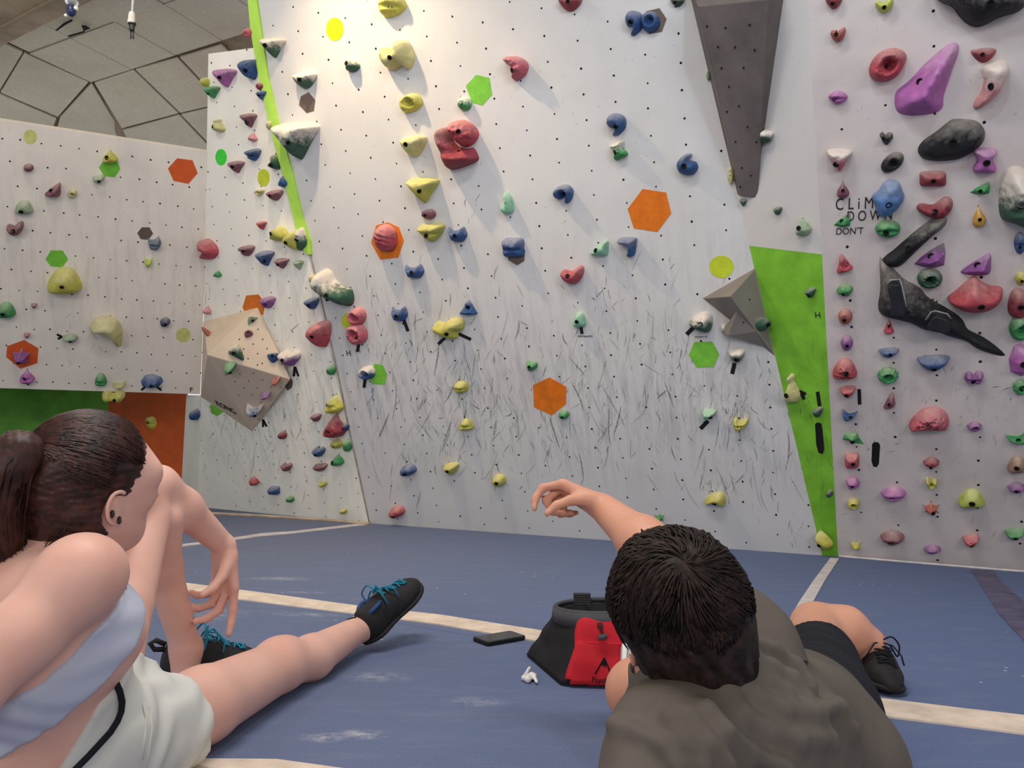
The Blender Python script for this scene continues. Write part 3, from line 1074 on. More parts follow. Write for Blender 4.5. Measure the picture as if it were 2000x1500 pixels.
T = {
    'oval': poly_t(12), 'blob': poly_t(9, .3, 4), 'rock': poly_t(8, .35, 9),
    'tri': [(-1, .8), (-.3, 1), (.5, .95), (1, .7), (.55, -.1), (.15, -.9), (-.05, -1), (-.35, -.5), (-.8, .2)],
    'triup': [(0, 1), (.3, .6), (.75, -.3), (1, -.8), (.5, -1), (-.5, -1), (-1, -.75), (-.6, -.1), (-.25, .7)],
    'half': [(-1, .55), (-.5, .8), (0, .9), (.5, .95), (1, .7), (.85, 0), (.4, -.75), (0, -1), (-.45, -.75), (-.85, -.1)],
    'dome': [(-1, -.7), (-.85, .1), (-.4, .85), (.05, 1), (.5, .8), (.9, .05), (1, -.65), (.5, -.95), (0, -1), (-.6, -.95)],
    'drop': [(.05, 1), (.25, .5), (.7, 0), (.95, -.5), (.5, -.95), (-.2, -1), (-.8, -.7), (-.7, -.1), (-.2, .5)],
    'lens': [(-1, .1), (-.5, .7), (0, .95), (.55, .7), (1, .05), (.55, -.65), (0, -1), (-.5, -.7)],
    'bean': [(-1, .15), (-.7, .6), (-.1, .35), (.3, .7), (.75, 1), (1, .6), (.85, -.2), (.4, -.85), (-.1, -1), (-.65, -.65)],
    'cresc': [(-1, .75), (-.55, .35), (0, .1), (.55, .35), (1, .8), (.8, -.1), (.35, -.8), (-.1, -1), (-.6, -.65), (-.9, 0)],
    'arch': [(-1, .1), (-.7, .75), (0, 1), (.7, .7), (1, .0), (.9, -1), (.6, -.85), (.2, -.2), (-.3, .1)],
    'sq': [(-.9, .9), (0, 1), (.9, .9), (1, 0), (.9, -.9), (0, -1), (-.9, -.9), (-1, 0)],
    'wedge': [(-1, -.7), (-.5, -.1), (.2, .5), (.9, 1), (1, .2), (.9, -.8), (.3, -1), (-.4, -.95)],
    'twin': [(-1, 0), (-.8, .7), (-.4, .85), (0, .4), (.35, 1), (.85, .8), (1, .1), (.8, -.6), (.3, -1), (0, -.55), (-.4, -.75), (-.85, -.55)],
    'heart': [(-1, .55), (-.6, 1), (-.1, .45), (.3, .9), (.9, .75), (1, .1), (.5, -.6), (.05, -1), (-.5, -.55)],
    'owl': [(-1, .95), (-.55, .5), (.1, .55), (.6, 1), (.85, .5), (1, -.15), (.6, -.9), (0, -1), (-.55, -.85), (-.75, -.1)],
    'star': [(0, 1), (.25, .25), (.95, .35), (.4, -.2), (.8, -1), (0, -.45), (-.7, -.9), (-.4, -.15), (-1, .3), (-.2, .3)],
    'cog': [((1 if k % 2 else .82) * math.cos(math.pi * k / 11), (1 if k % 2 else .82) * math.sin(math.pi * k / 11)) for k in range(22)],
    'seven': [(-1, .75), (-.5, 1), (.95, .95), (1, .5), (.85, -.6), (.5, -1), (-.1, -.95), (.15, -.1), (-.1, .2), (-.7, .25)],
    'bottle': [(-.1, 1), (.25, .85), (.2, .45), (.55, .1), (1, -.5), (.7, -.95), (-.2, -1), (-.95, -.6), (-.6, -.05), (-.3, .4), (-.4, .85)],
    'nine': [(-1, .3), (-.6, .9), (.1, 1), (.8, .7), (1, .05), (.75, -.5), (.1, -1), (-.45, -.95), (-.2, -.4), (-.8, -.25)],
    'spool': [(-.85, 1), (.85, 1), (1, .6), (.75, .2), (.75, -.15), (1, -.6), (.8, -1), (-.8, -1), (-1, -.55), (-.7, -.1), (-.75, .3), (-1, .65)],
}


def hold(wn, x, y, w, h, col, shape, label, feat='', rot=0, prot=None, pts=None, chalk=False, seed=None, bolt=None, sharp=False, name='climbing_hold', group=None):
    PL = wall_of(wn)[0]
    n = PL[1]
    p0 = hit(PL, x, y)
    ux = hit(PL, x + 8, y) - p0
    M = frame(p0, ux, n)
    if pts is None:
        O = np.array(T[shape], float)
        a = math.radians(rot)
        O = O @ np.array([[math.cos(a), math.sin(a)], [-math.sin(a), math.cos(a)]])
        O = (O - (O.max(0) + O.min(0)) / 2) / ((O.max(0) - O.min(0)) / 2)
        px = [(x + q[0] * w / 2, y - q[1] * h / 2) for q in O]
    else:
        px = pts
    if 'k' not in feat:
        px = sp_pts(px, 48 if len(px) < 20 else 2 * len(px))
    loc = np.array([tuple(v.xy) for v in to_local(M, [hit(PL, *q) for q in px])])
    lo, hi = loc.min(0), loc.max(0)
    size = hi - lo
    cc = (lo + hi) / 2
    st = max(size) / (15 if max(size) < .3 else 26)
    if 'l' in feat or 'r' in feat: st *= .72
    if 'o' in feat: st *= .45
    if 'k' in feat: st = max(size) / 5
    gx, gy = np.meshgrid(np.arange(lo[0] + st / 2, hi[0], st), np.arange(lo[1] + st / 2, hi[1], st))
    G = np.stack([gx.ravel(), gy.ravel()], 1)
    rs = random.Random(int(x * 7 + y * 13) if seed is None else seed)
    G += np.array([[rs.uniform(-.2, .2), rs.uniform(-.2, .2)] for _ in G]) * st
    A = loc; Bq = np.roll(loc, -1, 0)
    def bdist(Q):
        d = Bq - A
        t = np.clip(((Q[:, None] - A[None]) * d[None]).sum(2) / np.maximum((d * d).sum(1), 1e-12), 0, 1)
        return np.linalg.norm(Q[:, None] - A[None] - t[..., None] * d[None], axis=2).min(1)
    ins_ = np.array([inside([tuple(v) for v in loc], *q) for q in G])
    G = G[ins_]
    if len(G):
        G = G[bdist(G) > st * .45]
    allp = [Vector(v) for v in loc] + [Vector(v) for v in G]
    m = len(loc)
    vo, eo, fo, *_ = delaunay_2d_cdt(allp, [(i, (i + 1) % m) for i in range(m)], [], 1, 1e-6)
    Q = np.array([tuple(v) for v in vo])
    D = bdist(Q)
    inr = max(D.max(), 1e-4)
    H = prot if prot is not None else .62 * min(size) + .012
    if 't' in feat: t = np.clip(D / (inr * .45), 0, 1)
    else: t = np.clip(D / inr, 0, 1)
    z = (t if 'k' in feat or 'q' in feat else np.sqrt(np.maximum(1 - (1 - t) ** 2, 0)))
    nrm = (Q - cc) / (size / 2)
    by = .28 if 'd' not in feat else -.35
    z = z * (1 + by * nrm[:, 1]) * H
    sd = rs.uniform(0, 90)
    fq = 2.2 / max(size)
    amp = H * (.22 if 's' not in feat else .06)
    nz = np.array([mnoise.noise(Vector((a * fq * 1.3 + sd, b * fq * 1.3, sd))) + .5 * mnoise.noise(Vector((a * fq * 3 + sd, b * fq * 3, 4))) for a, b in Q])
    z = z + nz * amp * t
    if 'r' in feat:
        th = rs.uniform(.2, 1.2) if 'R' not in feat else 1.57
        z += H * .10 * t * np.sin((Q[:, 0] * math.cos(th) + Q[:, 1] * math.sin(th)) * 38 / max(size))
    if 'l' in feat:
        vd = np.array([mnoise.voronoi(Vector((a * 8 / max(size) + sd, b * 8 / max(size), 0)))[0][0] for a, b in Q])
        z += H * .5 * t * (.45 - vd)
    if 'o' in feat:                       # pits all over
        vd = np.array([mnoise.voronoi(Vector((a * 9 / max(size) + sd, b * 9 / max(size), 0)))[0][0] for a, b in Q])
        z -= H * .38 * np.clip(t * 2, 0, 1) * np.exp(-(vd / .26) ** 2)
    if 'p' in feat:
        r2 = ((nrm[:, 0] - .08) / .42) ** 2 + ((nrm[:, 1] - .05) / .42) ** 2
        z -= H * .75 * np.exp(-r2 ** 2)
    if 'g' in feat:                       # groove below the lip
        z -= H * .35 * np.exp(-((nrm[:, 1] + .1) / .16) ** 2) * (t > .3)
    z = np.where(D < 1e-6, 0, np.maximum(z, .003))
    faces = [f for f in fo]
    V = [(a, b, c) for (a, b), c in zip(Q, z)]
    F2 = []
    for f in faces:
        a, b, c = (np.array(V[i]) for i in f[:3])
        F2.append(tuple(f) if np.cross(b - a, c - a)[2] > 0 else tuple(f)[::-1])
    ob = mesh(name, V, F2, hold_mat(col, chalk), smooth=('k' not in feat and not sharp), M=M)
    if not ('k' in feat or sharp):
        sb = ob.modifiers.new('smooth', 'SUBSURF'); sb.levels = 1; sb.render_levels = 1
        sb.boundary_smooth = 'PRESERVE_CORNERS'
    tag(ob, label, 'climbing hold', group or {'A': 'climbing holds on the far wall', 'B': 'climbing holds on the left wall', 'C': 'climbing holds on the main wall', 'D': 'climbing holds on the right wall', 'E': 'climbing holds on the angled facet', 'G': 'climbing holds on the angled facet'}.get(wn[0], 'climbing holds on the volumes'))
    if bolt is not False and 'x' not in feat and min(w, h) >= 18:
        bx, by_ = bolt if bolt else (rs.uniform(-.2, .2), rs.uniform(-.25, .15))
        i = int(np.argmin(((nrm - np.array([bx, by_])) ** 2).sum(1)))
        # slope of the surface at the bolt
        dd = np.argsort(((Q - Q[i]) ** 2).sum(1))[1:9]
        Am = np.c_[Q[dd] - Q[i], np.ones(len(dd))]
        co_, *_r = np.linalg.lstsq(Am, z[dd], rcond=None)
        nn = unit(np.array([-co_[0], -co_[1], 1.0]))
        if nn[2] < .5: nn = unit(nn + np.array([0, 0, 1.0]))
        r = min(.0105, .115 * min(size))
        Mb = frame(np.array([Q[i][0], Q[i][1], z[i]]) + nn * .0035, (1, 0, 0), nn)
        Vb = []; Fb = []
        for rr, zz in ((r * 1.35, -.004), (r * 1.2, .001), (r * .85, .001), (r * .75, -.003)):
            Vb += [tuple(Mb @ Vector((rr * math.cos(k * math.pi / 5), rr * math.sin(k * math.pi / 5), zz))) for k in range(10)]
        for q in range(3):
            for k in range(10):
                Fb.append((q * 10 + k, q * 10 + (k + 1) % 10, q * 10 + 10 + (k + 1) % 10, q * 10 + 10 + k))
        Fb.append(tuple(range(30, 40)))
        bb = mesh('bolt', Vb, Fb, M_hole if 'w' not in feat else M_bolt)
        bb.parent = ob
    return ob


L = 'climbing hold'
# wall, x, y, width, height (photo pixels), colour, outline, label, features
# features: b bulgy default, f flat lip, r ridged, l lumpy, p pocket, g grooved, k faceted, t blunt top, s smooth, q cone, d hangs low, x no bolt
HOLDS = [
 # ---- far wall
 ('A', 56, 327, 20, 16, 'M', 'oval', 'small mauve button climbing hold near top left of the far wall', 's'),
 ('A', 103, 370, 32, 28, 'M', 'wedge', 'mauve wedge climbing hold left of the tiny cream knob on the far wall', ''),
 ('A', 142, 377, 18, 17, 'PY', 'blob', 'tiny cream knob climbing hold right of the mauve wedge on the far wall', 'p'),
 ('A', 47, 404, 36, 28, 'PG', 'dome', 'pale green rounded climbing hold at upper left of the far wall', 's'),
 ('A', 30, 445, 34, 28, 'M', 'bean', 'lumpy mauve climbing hold below the pale green rounded one on the far wall', ''),
 ('A', 216, 304, 30, 28, 'Y', 'drop', 'yellow wedge climbing hold sitting on top of the upper green hexagon', 'r'),
 ('A', 193, 350, 24, 18, 'PG', 'half', 'small pale green climbing hold at the lower left tip of the upper green hexagon', ''),
 ('A', 301, 474, 28, 26, 'BG', 'owl', 'blue grey knobbly climbing hold touching the small brown-grey hexagon on the far wall', 'g'),
 ('A', 290, 511, 17, 22, 'LM', 'cresc', 'little lime crescent climbing hold below the blue grey knobbly one', 's'),
 ('A', 126, 546, 68, 52, 'Y', 'dome', 'big smooth yellow climbing hold just under the green hexagon on the far wall', 's'),
 ('A', 12, 604, 38, 30, 'G', 'dome', 'pale topped green climbing hold cut by the left edge of the photo', 's'),
 ('A', 67, 597, 12, 11, 'M', 'tri', 'tiny mauve climbing hold right of the green one at the left edge', ''),
 ('A', 207, 645, 64, 60, 'PY', 'arch', 'big pale yellow arch shaped climbing hold on the far wall', 's'),
 ('A', 323, 628, 20, 18, 'DB', 'blob', 'small dark blue knob climbing hold near right end of the far wall', ''),
 ('A', 137, 659, 32, 18, 'PG', 'lens', 'pale green lens shaped climbing hold with forked black tape at its left tip', 's'),
 ('A', 53, 655, 12, 11, 'R', 'tri', 'tiny red climbing hold above the orange hexagon at the left', ''),
 ('A', 42, 693, 46, 36, 'PU', 'star', 'purple star shaped climbing hold on the left orange hexagon', 's'),
 ('A', 54, 733, 30, 28, 'VP', 'drop', 'pink purple climbing hold above a short tape mark on the far wall', 'g'),
 ('A', 197, 740, 24, 24, 'G', 'dome', 'dull green rounded climbing hold low on the far wall', 'g'),
 ('A', 233, 750, 26, 14, 'PY', 'cresc', 'thin pale yellow crescent climbing hold low on the far wall', 's'),
 ('A', 297, 744, 44, 28, 'B', 'rock', 'wide blue faceted climbing hold with two tape marks at bottom of the far wall', 'k'),
 # ---- left wall
 ('B', 489, 65, 16, 22, 'P', 'oval', 'small pink climbing hold at the very top of the green edge strip', 'l'),
 ('B', 494, 134, 30, 42, 'B', 'drop', 'blue climbing hold with chalky top beside the upper green edge strip', '', -50),
 ('B', 512, 169, 14, 16, 'R', 'oval', 'small red climbing hold touching a blue one beside the green edge strip', 'l'),
 ('B', 516, 186, 18, 20, 'B', 'half', 'small blue climbing hold just under a small red one beside the green edge strip', 'g'),
 ('B', 445, 152, 38, 36, 'VP', 'tri', 'pink purple ribbed climbing hold near the top of the left wall', 'r'),
 ('B', 419, 180, 24, 24, 'G', 'tri', 'green ribbed shell climbing hold at the top left edge of the left wall', 'r'),
 ('B', 404, 161, 12, 20, 'Y', 'oval', 'yellow climbing hold sticking out past the top left edge of the left wall', 's'),
 ('B', 431, 245, 20, 26, 'PY', 'bottle', 'cream climbing hold with a thin neck on the upper left wall', 's'),
 ('B', 491, 235, 24, 28, 'M', 'tri', 'grooved mauve climbing hold above the small pink crescent', 'g'),
 ('B', 497, 267, 13, 19, 'LP', 'drop', 'small pink crescent climbing hold on the upper left wall', 's'),
 ('B', 531, 245, 11, 20, 'PY', 'oval', 'small cream climbing hold half behind the green edge strip', 's'),
 ('B', 498, 302, 25, 25, 'B', 'half', 'dark blue climbing hold right of the bright green dot', 'g'),
 ('B', 466, 326, 26, 24, 'M', 'tri', 'mauve wedge climbing hold between the green and lime dots', ''),
 ('B', 541, 316, 18, 30, 'DG', 'bean', 'green climbing hold with white top beside the green edge strip', '', 40),
 ('B', 558, 353, 16, 26, 'B', 'drop', 'blue climbing hold touching the lower green edge strip', ''),
 ('B', 509, 376, 16, 14, 'PY', 'half', 'tiny cream climbing hold below the lime dot', 'p'),
 ('B', 540, 381, 28, 22, 'M', 'half', 'dark mauve climbing hold below right of the lime dot', ''),
 ('B', 515, 440, 14, 17, 'RP', 'tri', 'small red triangular climbing hold left of the yellow bulb', ''),
 ('B', 549, 456, 32, 30, 'Y', 'dome', 'yellow bulb climbing hold on the left wall', 's'),
 ('B', 413, 486, 28, 40, 'RP', 'bean', 'lumpy pink red climbing hold at the left edge of the left wall', 'l', 70),
 ('B', 485, 489, 27, 22, 'M', 'half', 'mauve climbing hold with a dark slot on the left wall', 'g'),
 ('B', 523, 504, 28, 30, 'B', 'tri', 'chalky blue pointed climbing hold on the left wall', ''),
 ('B', 554, 514, 24, 20, 'M', 'tri', 'plain mauve climbing hold right of the chalky blue pointed one', ''),
 ('B', 579, 468, 30, 42, 'Y', 'dome', 'yellow rounded climbing hold meeting the edge behind a white green one', 's', 90),
 ('C', 592, 466, 22, 46, 'DG', 'lens', 'dark green climbing hold with white flecks at the end of the green edge strip', 'l', 70, {'chalk': True}),
 ('B', 428, 534, 11, 14, 'G', 'drop', 'tiny green climbing hold at the left of the left wall', ''),
 ('B', 587, 517, 14, 18, 'PG', 'tri', 'small pale green climbing hold just below the end of the green edge strip', ''),
 ('B', 527, 590, 24, 24, 'PU', 'half', 'ribbed purple climbing hold at the right of the orange hexagon on the left wall', 'r'),
 ('B', 613, 592, 22, 24, 'B', 'half', 'blue climbing hold at the wall edge left of the big white green one', ''),
 ('B', 630, 652, 34, 52, 'RP', 'dome', 'red half moon climbing hold against the edge of the left wall', 's', 75),
 ('B', 408, 604, 11, 18, 'LP', 'drop', 'tiny pale pink climbing hold above the beige volume', ''),
 ('B', 571, 698, 34, 32, 'PU', 'heart', 'purple climbing hold with chalky top over two tape marks beside the beige volume', 's', 0, {'chalk': True}),
 ('B', 650, 722, 13, 20, 'G', 'oval', 'small green climbing hold on the edge below the red half moon', 's'),
 ('B', 385, 809, 13, 22, 'B', 'oval', 'blue climbing hold at the lower left edge of the left wall', ''),
 ('B', 658, 786, 28, 40, 'Y', 'drop', 'yellow climbing hold directly above the big red lump on the edge', 'g'),
 ('B', 660, 829, 34, 46, 'R', 'drop', 'big red lumpy climbing hold low on the edge of the left wall', 'r'),
 ('C', 677, 833, 12, 16, 'DB', 'oval', 'dark blue climbing hold at the right side of the big red lump', ''),
 ('B', 620, 815, 17, 16, 'M', 'half', 'small mauve red climbing hold left of the big red lump', 'g'),
 ('B', 555, 849, 12, 16, 'R', 'oval', 'small red climbing hold right below the tip of the beige volume', ''),
 ('B', 627, 881, 18, 20, 'B', 'heart', 'small dark blue climbing hold left of the round yellow one low down', ''),
 ('B', 660, 866, 20, 18, 'Y', 'oval', 'small round yellow climbing hold under the big red lump', 'l'),
 ('B', 682, 869, 13, 24, 'G', 'oval', 'green climbing hold on the edge right of the small round yellow one', 's'),
 ('B', 663, 896, 20, 24, 'G', 'drop', 'bright green climbing hold below the small round yellow one', ''),
 ('B', 563, 911, 17, 17, 'M', 'heart', 'small mauve climbing hold low in the middle of the left wall', ''),
 ('B', 628, 912, 25, 16, 'M', 'half', 'mauve climbing hold below the small dark blue one', ''),
 ('B', 501, 938, 14, 18, 'RP', 'triup', 'small pink triangle climbing hold low on the left wall', '', 20),
 ('B', 538, 957, 18, 16, 'B', 'sq', 'small blue square climbing hold near the bottom of the left wall', 's'),
 ('B', 569, 974, 13, 13, 'G', 'oval', 'tiny bright green climbing hold near the bottom of the left wall', 'g'),
 ('B', 633, 945, 13, 13, 'Y', 'heart', 'tiny yellow climbing hold below the low mauve one', ''),
 ('B', 673, 997, 11, 11, 'Y', 'oval', 'tiny yellow climbing hold just above the mat at the wall corner', ''),
 # ---- on the beige volume
 ('V3a', 494, 627, 21, 19, 'PG', 'wedge', 'pale green climbing hold nearest the top corner of the beige volume', 'k', 180),
 ('V3a', 486, 652, 17, 15, 'M', 'blob', 'small mauve climbing hold on the beige volume below the pale green one', 'p'),
 ('V3a', 461, 688, 30, 32, 'DG', 'wedge', 'white topped green climbing hold in the middle of the beige volume', '', 120, {'chalk': True}),
 ('V3b', 451, 716, 22, 20, 'G', 'half', 'green climbing hold under the white topped one on the beige volume', ''),
 ('V3a', 534, 699, 24, 20, 'B', 'half', 'blue climbing hold at the right of the beige volume', ''),
 ('V3b', 540, 741, 16, 14, 'RB', 'bean', 'small red brown climbing hold at the right corner of the beige volume', ''),
 ('V3b', 520, 770, 19, 13, 'PU', 'half', 'small purple climbing hold low on the beige volume', ''),
 ('V3b', 499, 797, 32, 19, 'B', 'cresc', 'white topped blue crescent climbing hold near the bottom of the beige volume', 's', 0, {'chalk': True}),
 ('V3c', 406, 651, 11, 12, 'RB', 'oval', 'tiny brown climbing hold at the left corner of the beige volume', ''),
 # ---- main wall
 ('C', 770, 12, 50, 46, 'Y', 'blob', 'yellow climbing hold cut by the top edge of the photo', 'g'),
 ('C', 780, 108, 60, 58, 'PY', 'twin', 'two lobed pale yellow climbing hold, second of the yellow line from the top', 's', 20),
 ('C', 806, 201, 42, 40, 'Y', 'blob', 'round yellow climbing hold with a dark bolt, third of the yellow line from the top', 'p'),
 ('C', 811, 285, 48, 44, 'PY', 'half', 'olive yellow bun shaped climbing hold, fourth of the yellow line from the top', 's'),
 ('C', 830, 371, 60, 50, 'Y', 'tri', 'yellow climbing hold with a raised right horn, fifth of the yellow line', 's'),
 ('C', 845, 453, 50, 38, 'Y', 'half', 'wide yellow climbing hold with a pale top, sixth of the yellow line', 'g'),
 ('C', 840, 418, 24, 21, 'M', 'oval', 'flat mauve oval climbing hold between two yellow ones', 'lt'),
 ('C', 538, 93, 44, 40, 'DG', 'tri', 'white topped dark green climbing hold, highest beside the green edge strip', '', 0, {'chalk': True}),
 ('C', 599, 157, 42, 34, 'DG', 'half', 'white topped dark green climbing hold above the brown-grey hexagon', 'r', 0, {'chalk': True}),
 ('C', 692, 125, 24, 32, 'DG', 'drop', 'small white topped green climbing hold near the bright top of the wall', '', 15, {'chalk': True}),
 ('C', 588, 274, 76, 74, 'DG', 'tri', 'largest white topped dark green climbing hold, at the green edge strip', '', 0, {'chalk': True, 'prot': .17}),
 ('C', 1010, 134, 46, 48, 'P', 'bean', 'pink climbing hold with a beaded lower side high on the main wall', 'l', 100),
 ('C', 909, 203, 26, 28, 'G', 'oval', 'small green speckled climbing hold touching the large green hexagon', 'l', 0, {'chalk': True}),
 ('C', 1115, 8, 46, 30, 'R', 'half', 'red climbing hold cut by the top edge of the photo', 'l'),
 ('C', 1240, 45, 36, 48, 'B', 'nine', 'blue curled climbing hold left of the round blue one on the brown-grey hexagon', 's'),
 ('C', 1271, 43, 38, 42, 'B', 'oval', 'round blue climbing hold with a ring dent on the upper brown-grey hexagon', 'ps'),
 ('C', 1324, 3, 30, 22, 'DG', 'half', 'green climbing hold cut by the top edge left of the charcoal wedge', '', 0, {'chalk': True}),
 ('C', 1205, 243, 38, 44, 'B', 'nine', 'blue comma shaped climbing hold above the small green hourglass one', 's'),
 ('C', 1210, 293, 32, 40, 'G', 'spool', 'light green hourglass climbing hold below the blue comma shaped one', 'l', 20, {'chalk': True}),
 ('C', 1343, 321, 42, 42, 'B', 'nine', 'dark blue round climbing hold left of the charcoal wedge', 's', 180),
 ('C', 1102, 379, 37, 37, 'B', 'nine', 'blue round climbing hold left of the big orange hexagon', 'sp', 30),
 ('C', 992, 397, 26, 44, 'MG', 'bean', 'tall mint green climbing hold in the upper middle of the main wall', '', 50),
 ('C', 895, 457, 36, 31, 'B', 'owl', 'blue owl shaped climbing hold right of the wide yellow one', 's'),
 ('C', 811, 529, 36, 29, 'B', 'owl', 'blue climbing hold with a chalky top below the orange hexagon', 's'),
 ('C', 1004, 483, 40, 38, 'B', 'sq', 'square blue climbing hold covering a brown-grey hexagon', 'g'),
 ('C', 1171, 484, 36, 32, 'MG', 'wedge', 'mint wedge climbing hold left of the blue seven shaped one', ''),
 ('C', 1226, 482, 36, 38, 'B', 'seven', 'blue seven shaped climbing hold with chalky rim below the big orange hexagon', 's'),
 ('C', 1119, 536, 45, 38, 'RP', 'bean', 'smooth red bean shaped climbing hold in the middle of the main wall', 's'),
 ('C', 782, 612, 30, 30, 'B', 'owl', 'small blue climbing hold over a slanting tape mark', 's'),
 ('C', 916, 600, 34, 30, 'B', 'triup', 'blue triangular climbing hold above right of the two lobed yellow start hold', 'p'),
 ('C', 1133, 624, 25, 30, 'MG', 'dome', 'mint climbing hold above a short tape mark and a line of writing', ''),
 ('C', 1040, 713, 20, 22, 'G', 'drop', 'small green climbing hold above left of the middle orange hexagon', '', 40),
 ('C', 902, 755, 28, 25, 'Y', 'oval', 'round yellow foothold, highest of the four low yellow ones', 'g'),
 ('C', 912, 828, 28, 23, 'Y', 'dome', 'round yellow foothold, second highest of the four low yellow ones', 'g'),
 ('C', 883, 914, 28, 24, 'Y', 'half', 'yellow foothold right of the low blue one', ''),
 ('C', 976, 937, 26, 24, 'Y', 'oval', 'round yellow foothold left of the pointing hand', 's'),
 ('C', 800, 917, 29, 24, 'B', 'blob', 'blue oval foothold low on the left of the main wall', 's'),
 ('C', 778, 998, 28, 24, 'RP', 'blob', 'red foothold just above the mat at the left of the main wall', ''),
 ('C', 1102, 809, 20, 18, 'G', 'oval', 'small green climbing hold at the lower right of the middle orange hexagon', ''),
 ('C', 1386, 811, 28, 26, 'MG', 'wedge', 'mint and white climbing hold with a slanting tape mark low on the main wall', 'l', 180),
 ('C', 1447, 827, 30, 25, 'Y', 'bean', 'yellow foothold under dark scuffs left of the green wedge', 'g', -20),
 ('C', 1398, 974, 40, 28, 'Y', 'bean', 'yellow fish shaped foothold low on the right of the main wall', 's', 150),
 ('C', 1288, 1009, 22, 18, 'G', 'star', 'small green star shaped foothold just above the dark haired head', ''),
 ('C', 1369, 628, 46, 40, 'DG', 'dome', 'white and green rock climbing hold above the green hexagon', 'l', -30, {'chalk': True}),
 ('C', 1440, 694, 32, 28, 'DG', 'half', 'brownish green climbing hold over a tape mark below the grey pyramid', '', 0, {'chalk': True}),
 ('C', 1414, 641, 12, 15, 'WH', 'oval', 'tiny white climbing hold at the left foot of the small grey volume', 's'),
 ('C', 700, 617, 32, 36, 'P', 'oval', 'pink ring climbing hold, upper of the stacked pink pair', 'p', 30),
 ('C', 719, 727, 30, 28, 'B', 'oval', 'blue ball climbing hold beside the small green hexagon', 'sp', 0, {'chalk': True}),
 ('C', 1453, 395, 17, 17, 'DG', 'half', 'small green climbing hold at the bottom tip of the charcoal wedge', ''),
 ('C', 612, 545, 11, 20, 'PY', 'oval', 'small cream climbing hold on the left tip of the big white green one', ''),
 ('V1r', 1495, 266, 22, 27, 'DG', 'blob', 'grey green climbing hold on the right face of the charcoal wedge', 'p', 0, {'chalk': True}),
 ('V2', 1485, 633, 20, 28, 'DG', 'oval', 'grey green climbing hold on the right face of the grey pyramid', ''),
 ('C', 1384, 147, 10, 22, 'PG', 'oval', 'tiny pale climbing hold behind the left edge of the charcoal wedge', 's'),
 ('C', 1428, 343, 14, 34, 'PY', 'oval', 'small yellowish climbing hold behind the lower left edge of the charcoal wedge', 'l'),
 # ---- angled facet
 ('E', 1522, 411, 15, 18, 'DG', 'half', 'small dark green climbing hold below the tall lime dot', ''),
 ('E', 1573, 440, 28, 42, 'PG', 'drop', 'pale green climbing hold above the green wedge', '', 10),
 ('G', 1585, 571, 18, 20, 'DG', 'half', 'dark green climbing hold high on the green wedge', ''),
 ('G', 1549, 757, 30, 56, 'PY', 'bottle', 'cream bottle shaped climbing hold at the left border of the green wedge', 's'),
 ('G', 1599, 804, 17, 20, 'DG', 'half', 'dark green climbing hold above the slot in the green wedge', 'r'),
 ('G', 1622, 963, 11, 15, 'DG', 'oval', 'tiny green climbing hold low on the right border of the green wedge', 's'),
 # ---- right wall
 ('D', 1629, 4, 34, 28, 'R', 'half', 'red climbing hold cut by the top edge of the photo right of the charcoal wedge', 's'),
 ('D', 1637, 67, 30, 30, 'RB', 'bean', 'red orange climbing hold with a steel bolt near top of the right wall', 's'),
 ('D', 1637, 190, 38, 28, 'VP', 'lens', 'light purple climbing hold, highest purple one at the left edge of the right wall', 'g'),
 ('D', 1640, 312, 50, 44, 'P', 'tri', 'pale topped pink climbing hold at the left edge of the right wall', '', 0, {'chalk': True}),
 ('D', 1647, 369, 24, 36, 'M', 'drop', 'pointed mauve climbing hold above the stencilled letters', 's'),
 ('D', 1727, 10, 36, 30, 'LM', 'bean', 'lime climbing hold cut by the top edge of the photo', 's'),
 ('D', 1921, 108, 50, 30, 'R', 'half', 'red climbing hold above the curved white and pink one', 'q'),
 ('D', 1731, 270, 27, 28, 'K', 'heart', 'small black angular climbing hold above the black oval ring one', 'k'),
 ('D', 1923, 313, 46, 48, 'VP', 'spool', 'pink and purple spool shaped climbing hold beside the big black oval', 's'),
 ('D', 1822, 349, 52, 30, 'R', 'sq', 'dark red block climbing hold below the big black oval', 's'),
 ('D', 1914, 367, 40, 26, 'G', 'wedge', 'crinkled green climbing hold above the orange yellow one', 'k'),
 ('D', 1825, 405, 70, 44, 'R', 'bean', 'large red climbing hold touching the top of the black bar', 'r', 10),
 ('D', 1913, 421, 27, 46, 'O', 'drop', 'orange yellow fang shaped climbing hold', 's', 5),
 ('D', 1645, 430, 34, 28, 'G', 'wedge', 'bright green wedge climbing hold beside the stencilled letters', 'k'),
 ('D', 1734, 446, 50, 36, 'G', 'oval', 'bright green round climbing hold below the big blue one', 'g'),
 ('D', 1650, 514, 32, 38, 'RP', 'triup', 'pinkish red climbing hold with a deep ring dent left of the black body', 'ps', 15),
 ('D', 1816, 498, 62, 50, 'PU', 'wedge', 'purple faceted climbing hold right of the black bar', 'k'),
 ('D', 1906, 516, 60, 44, 'PU', 'wedge', 'purple wedge climbing hold above the largest red one', 'q'),
 ('D', 1816, 543, 50, 40, 'DG', 'oval', 'dull green ring climbing hold under the purple faceted one', 'pr'),
 ('D', 1992, 474, 24, 44, 'B', 'oval', 'dark blue climbing hold cut by the right edge of the photo', 'g'),
 ('D', 1994, 543, 24, 26, 'Y', 'oval', 'yellow climbing hold cut by the right edge of the photo', 'l'),
 ('D', 1650, 566, 32, 24, 'G', 'lens', 'green ribbed climbing hold at the left edge above the red disc', 'r', 20),
 ('D', 1651, 617, 28, 30, 'RB', 'oval', 'dull red disc climbing hold with black tape beside it', 'ts'),
 ('D', 1736, 637, 21, 27, 'RP', 'triup', 'small red triangular climbing hold below the black body', 'p'),
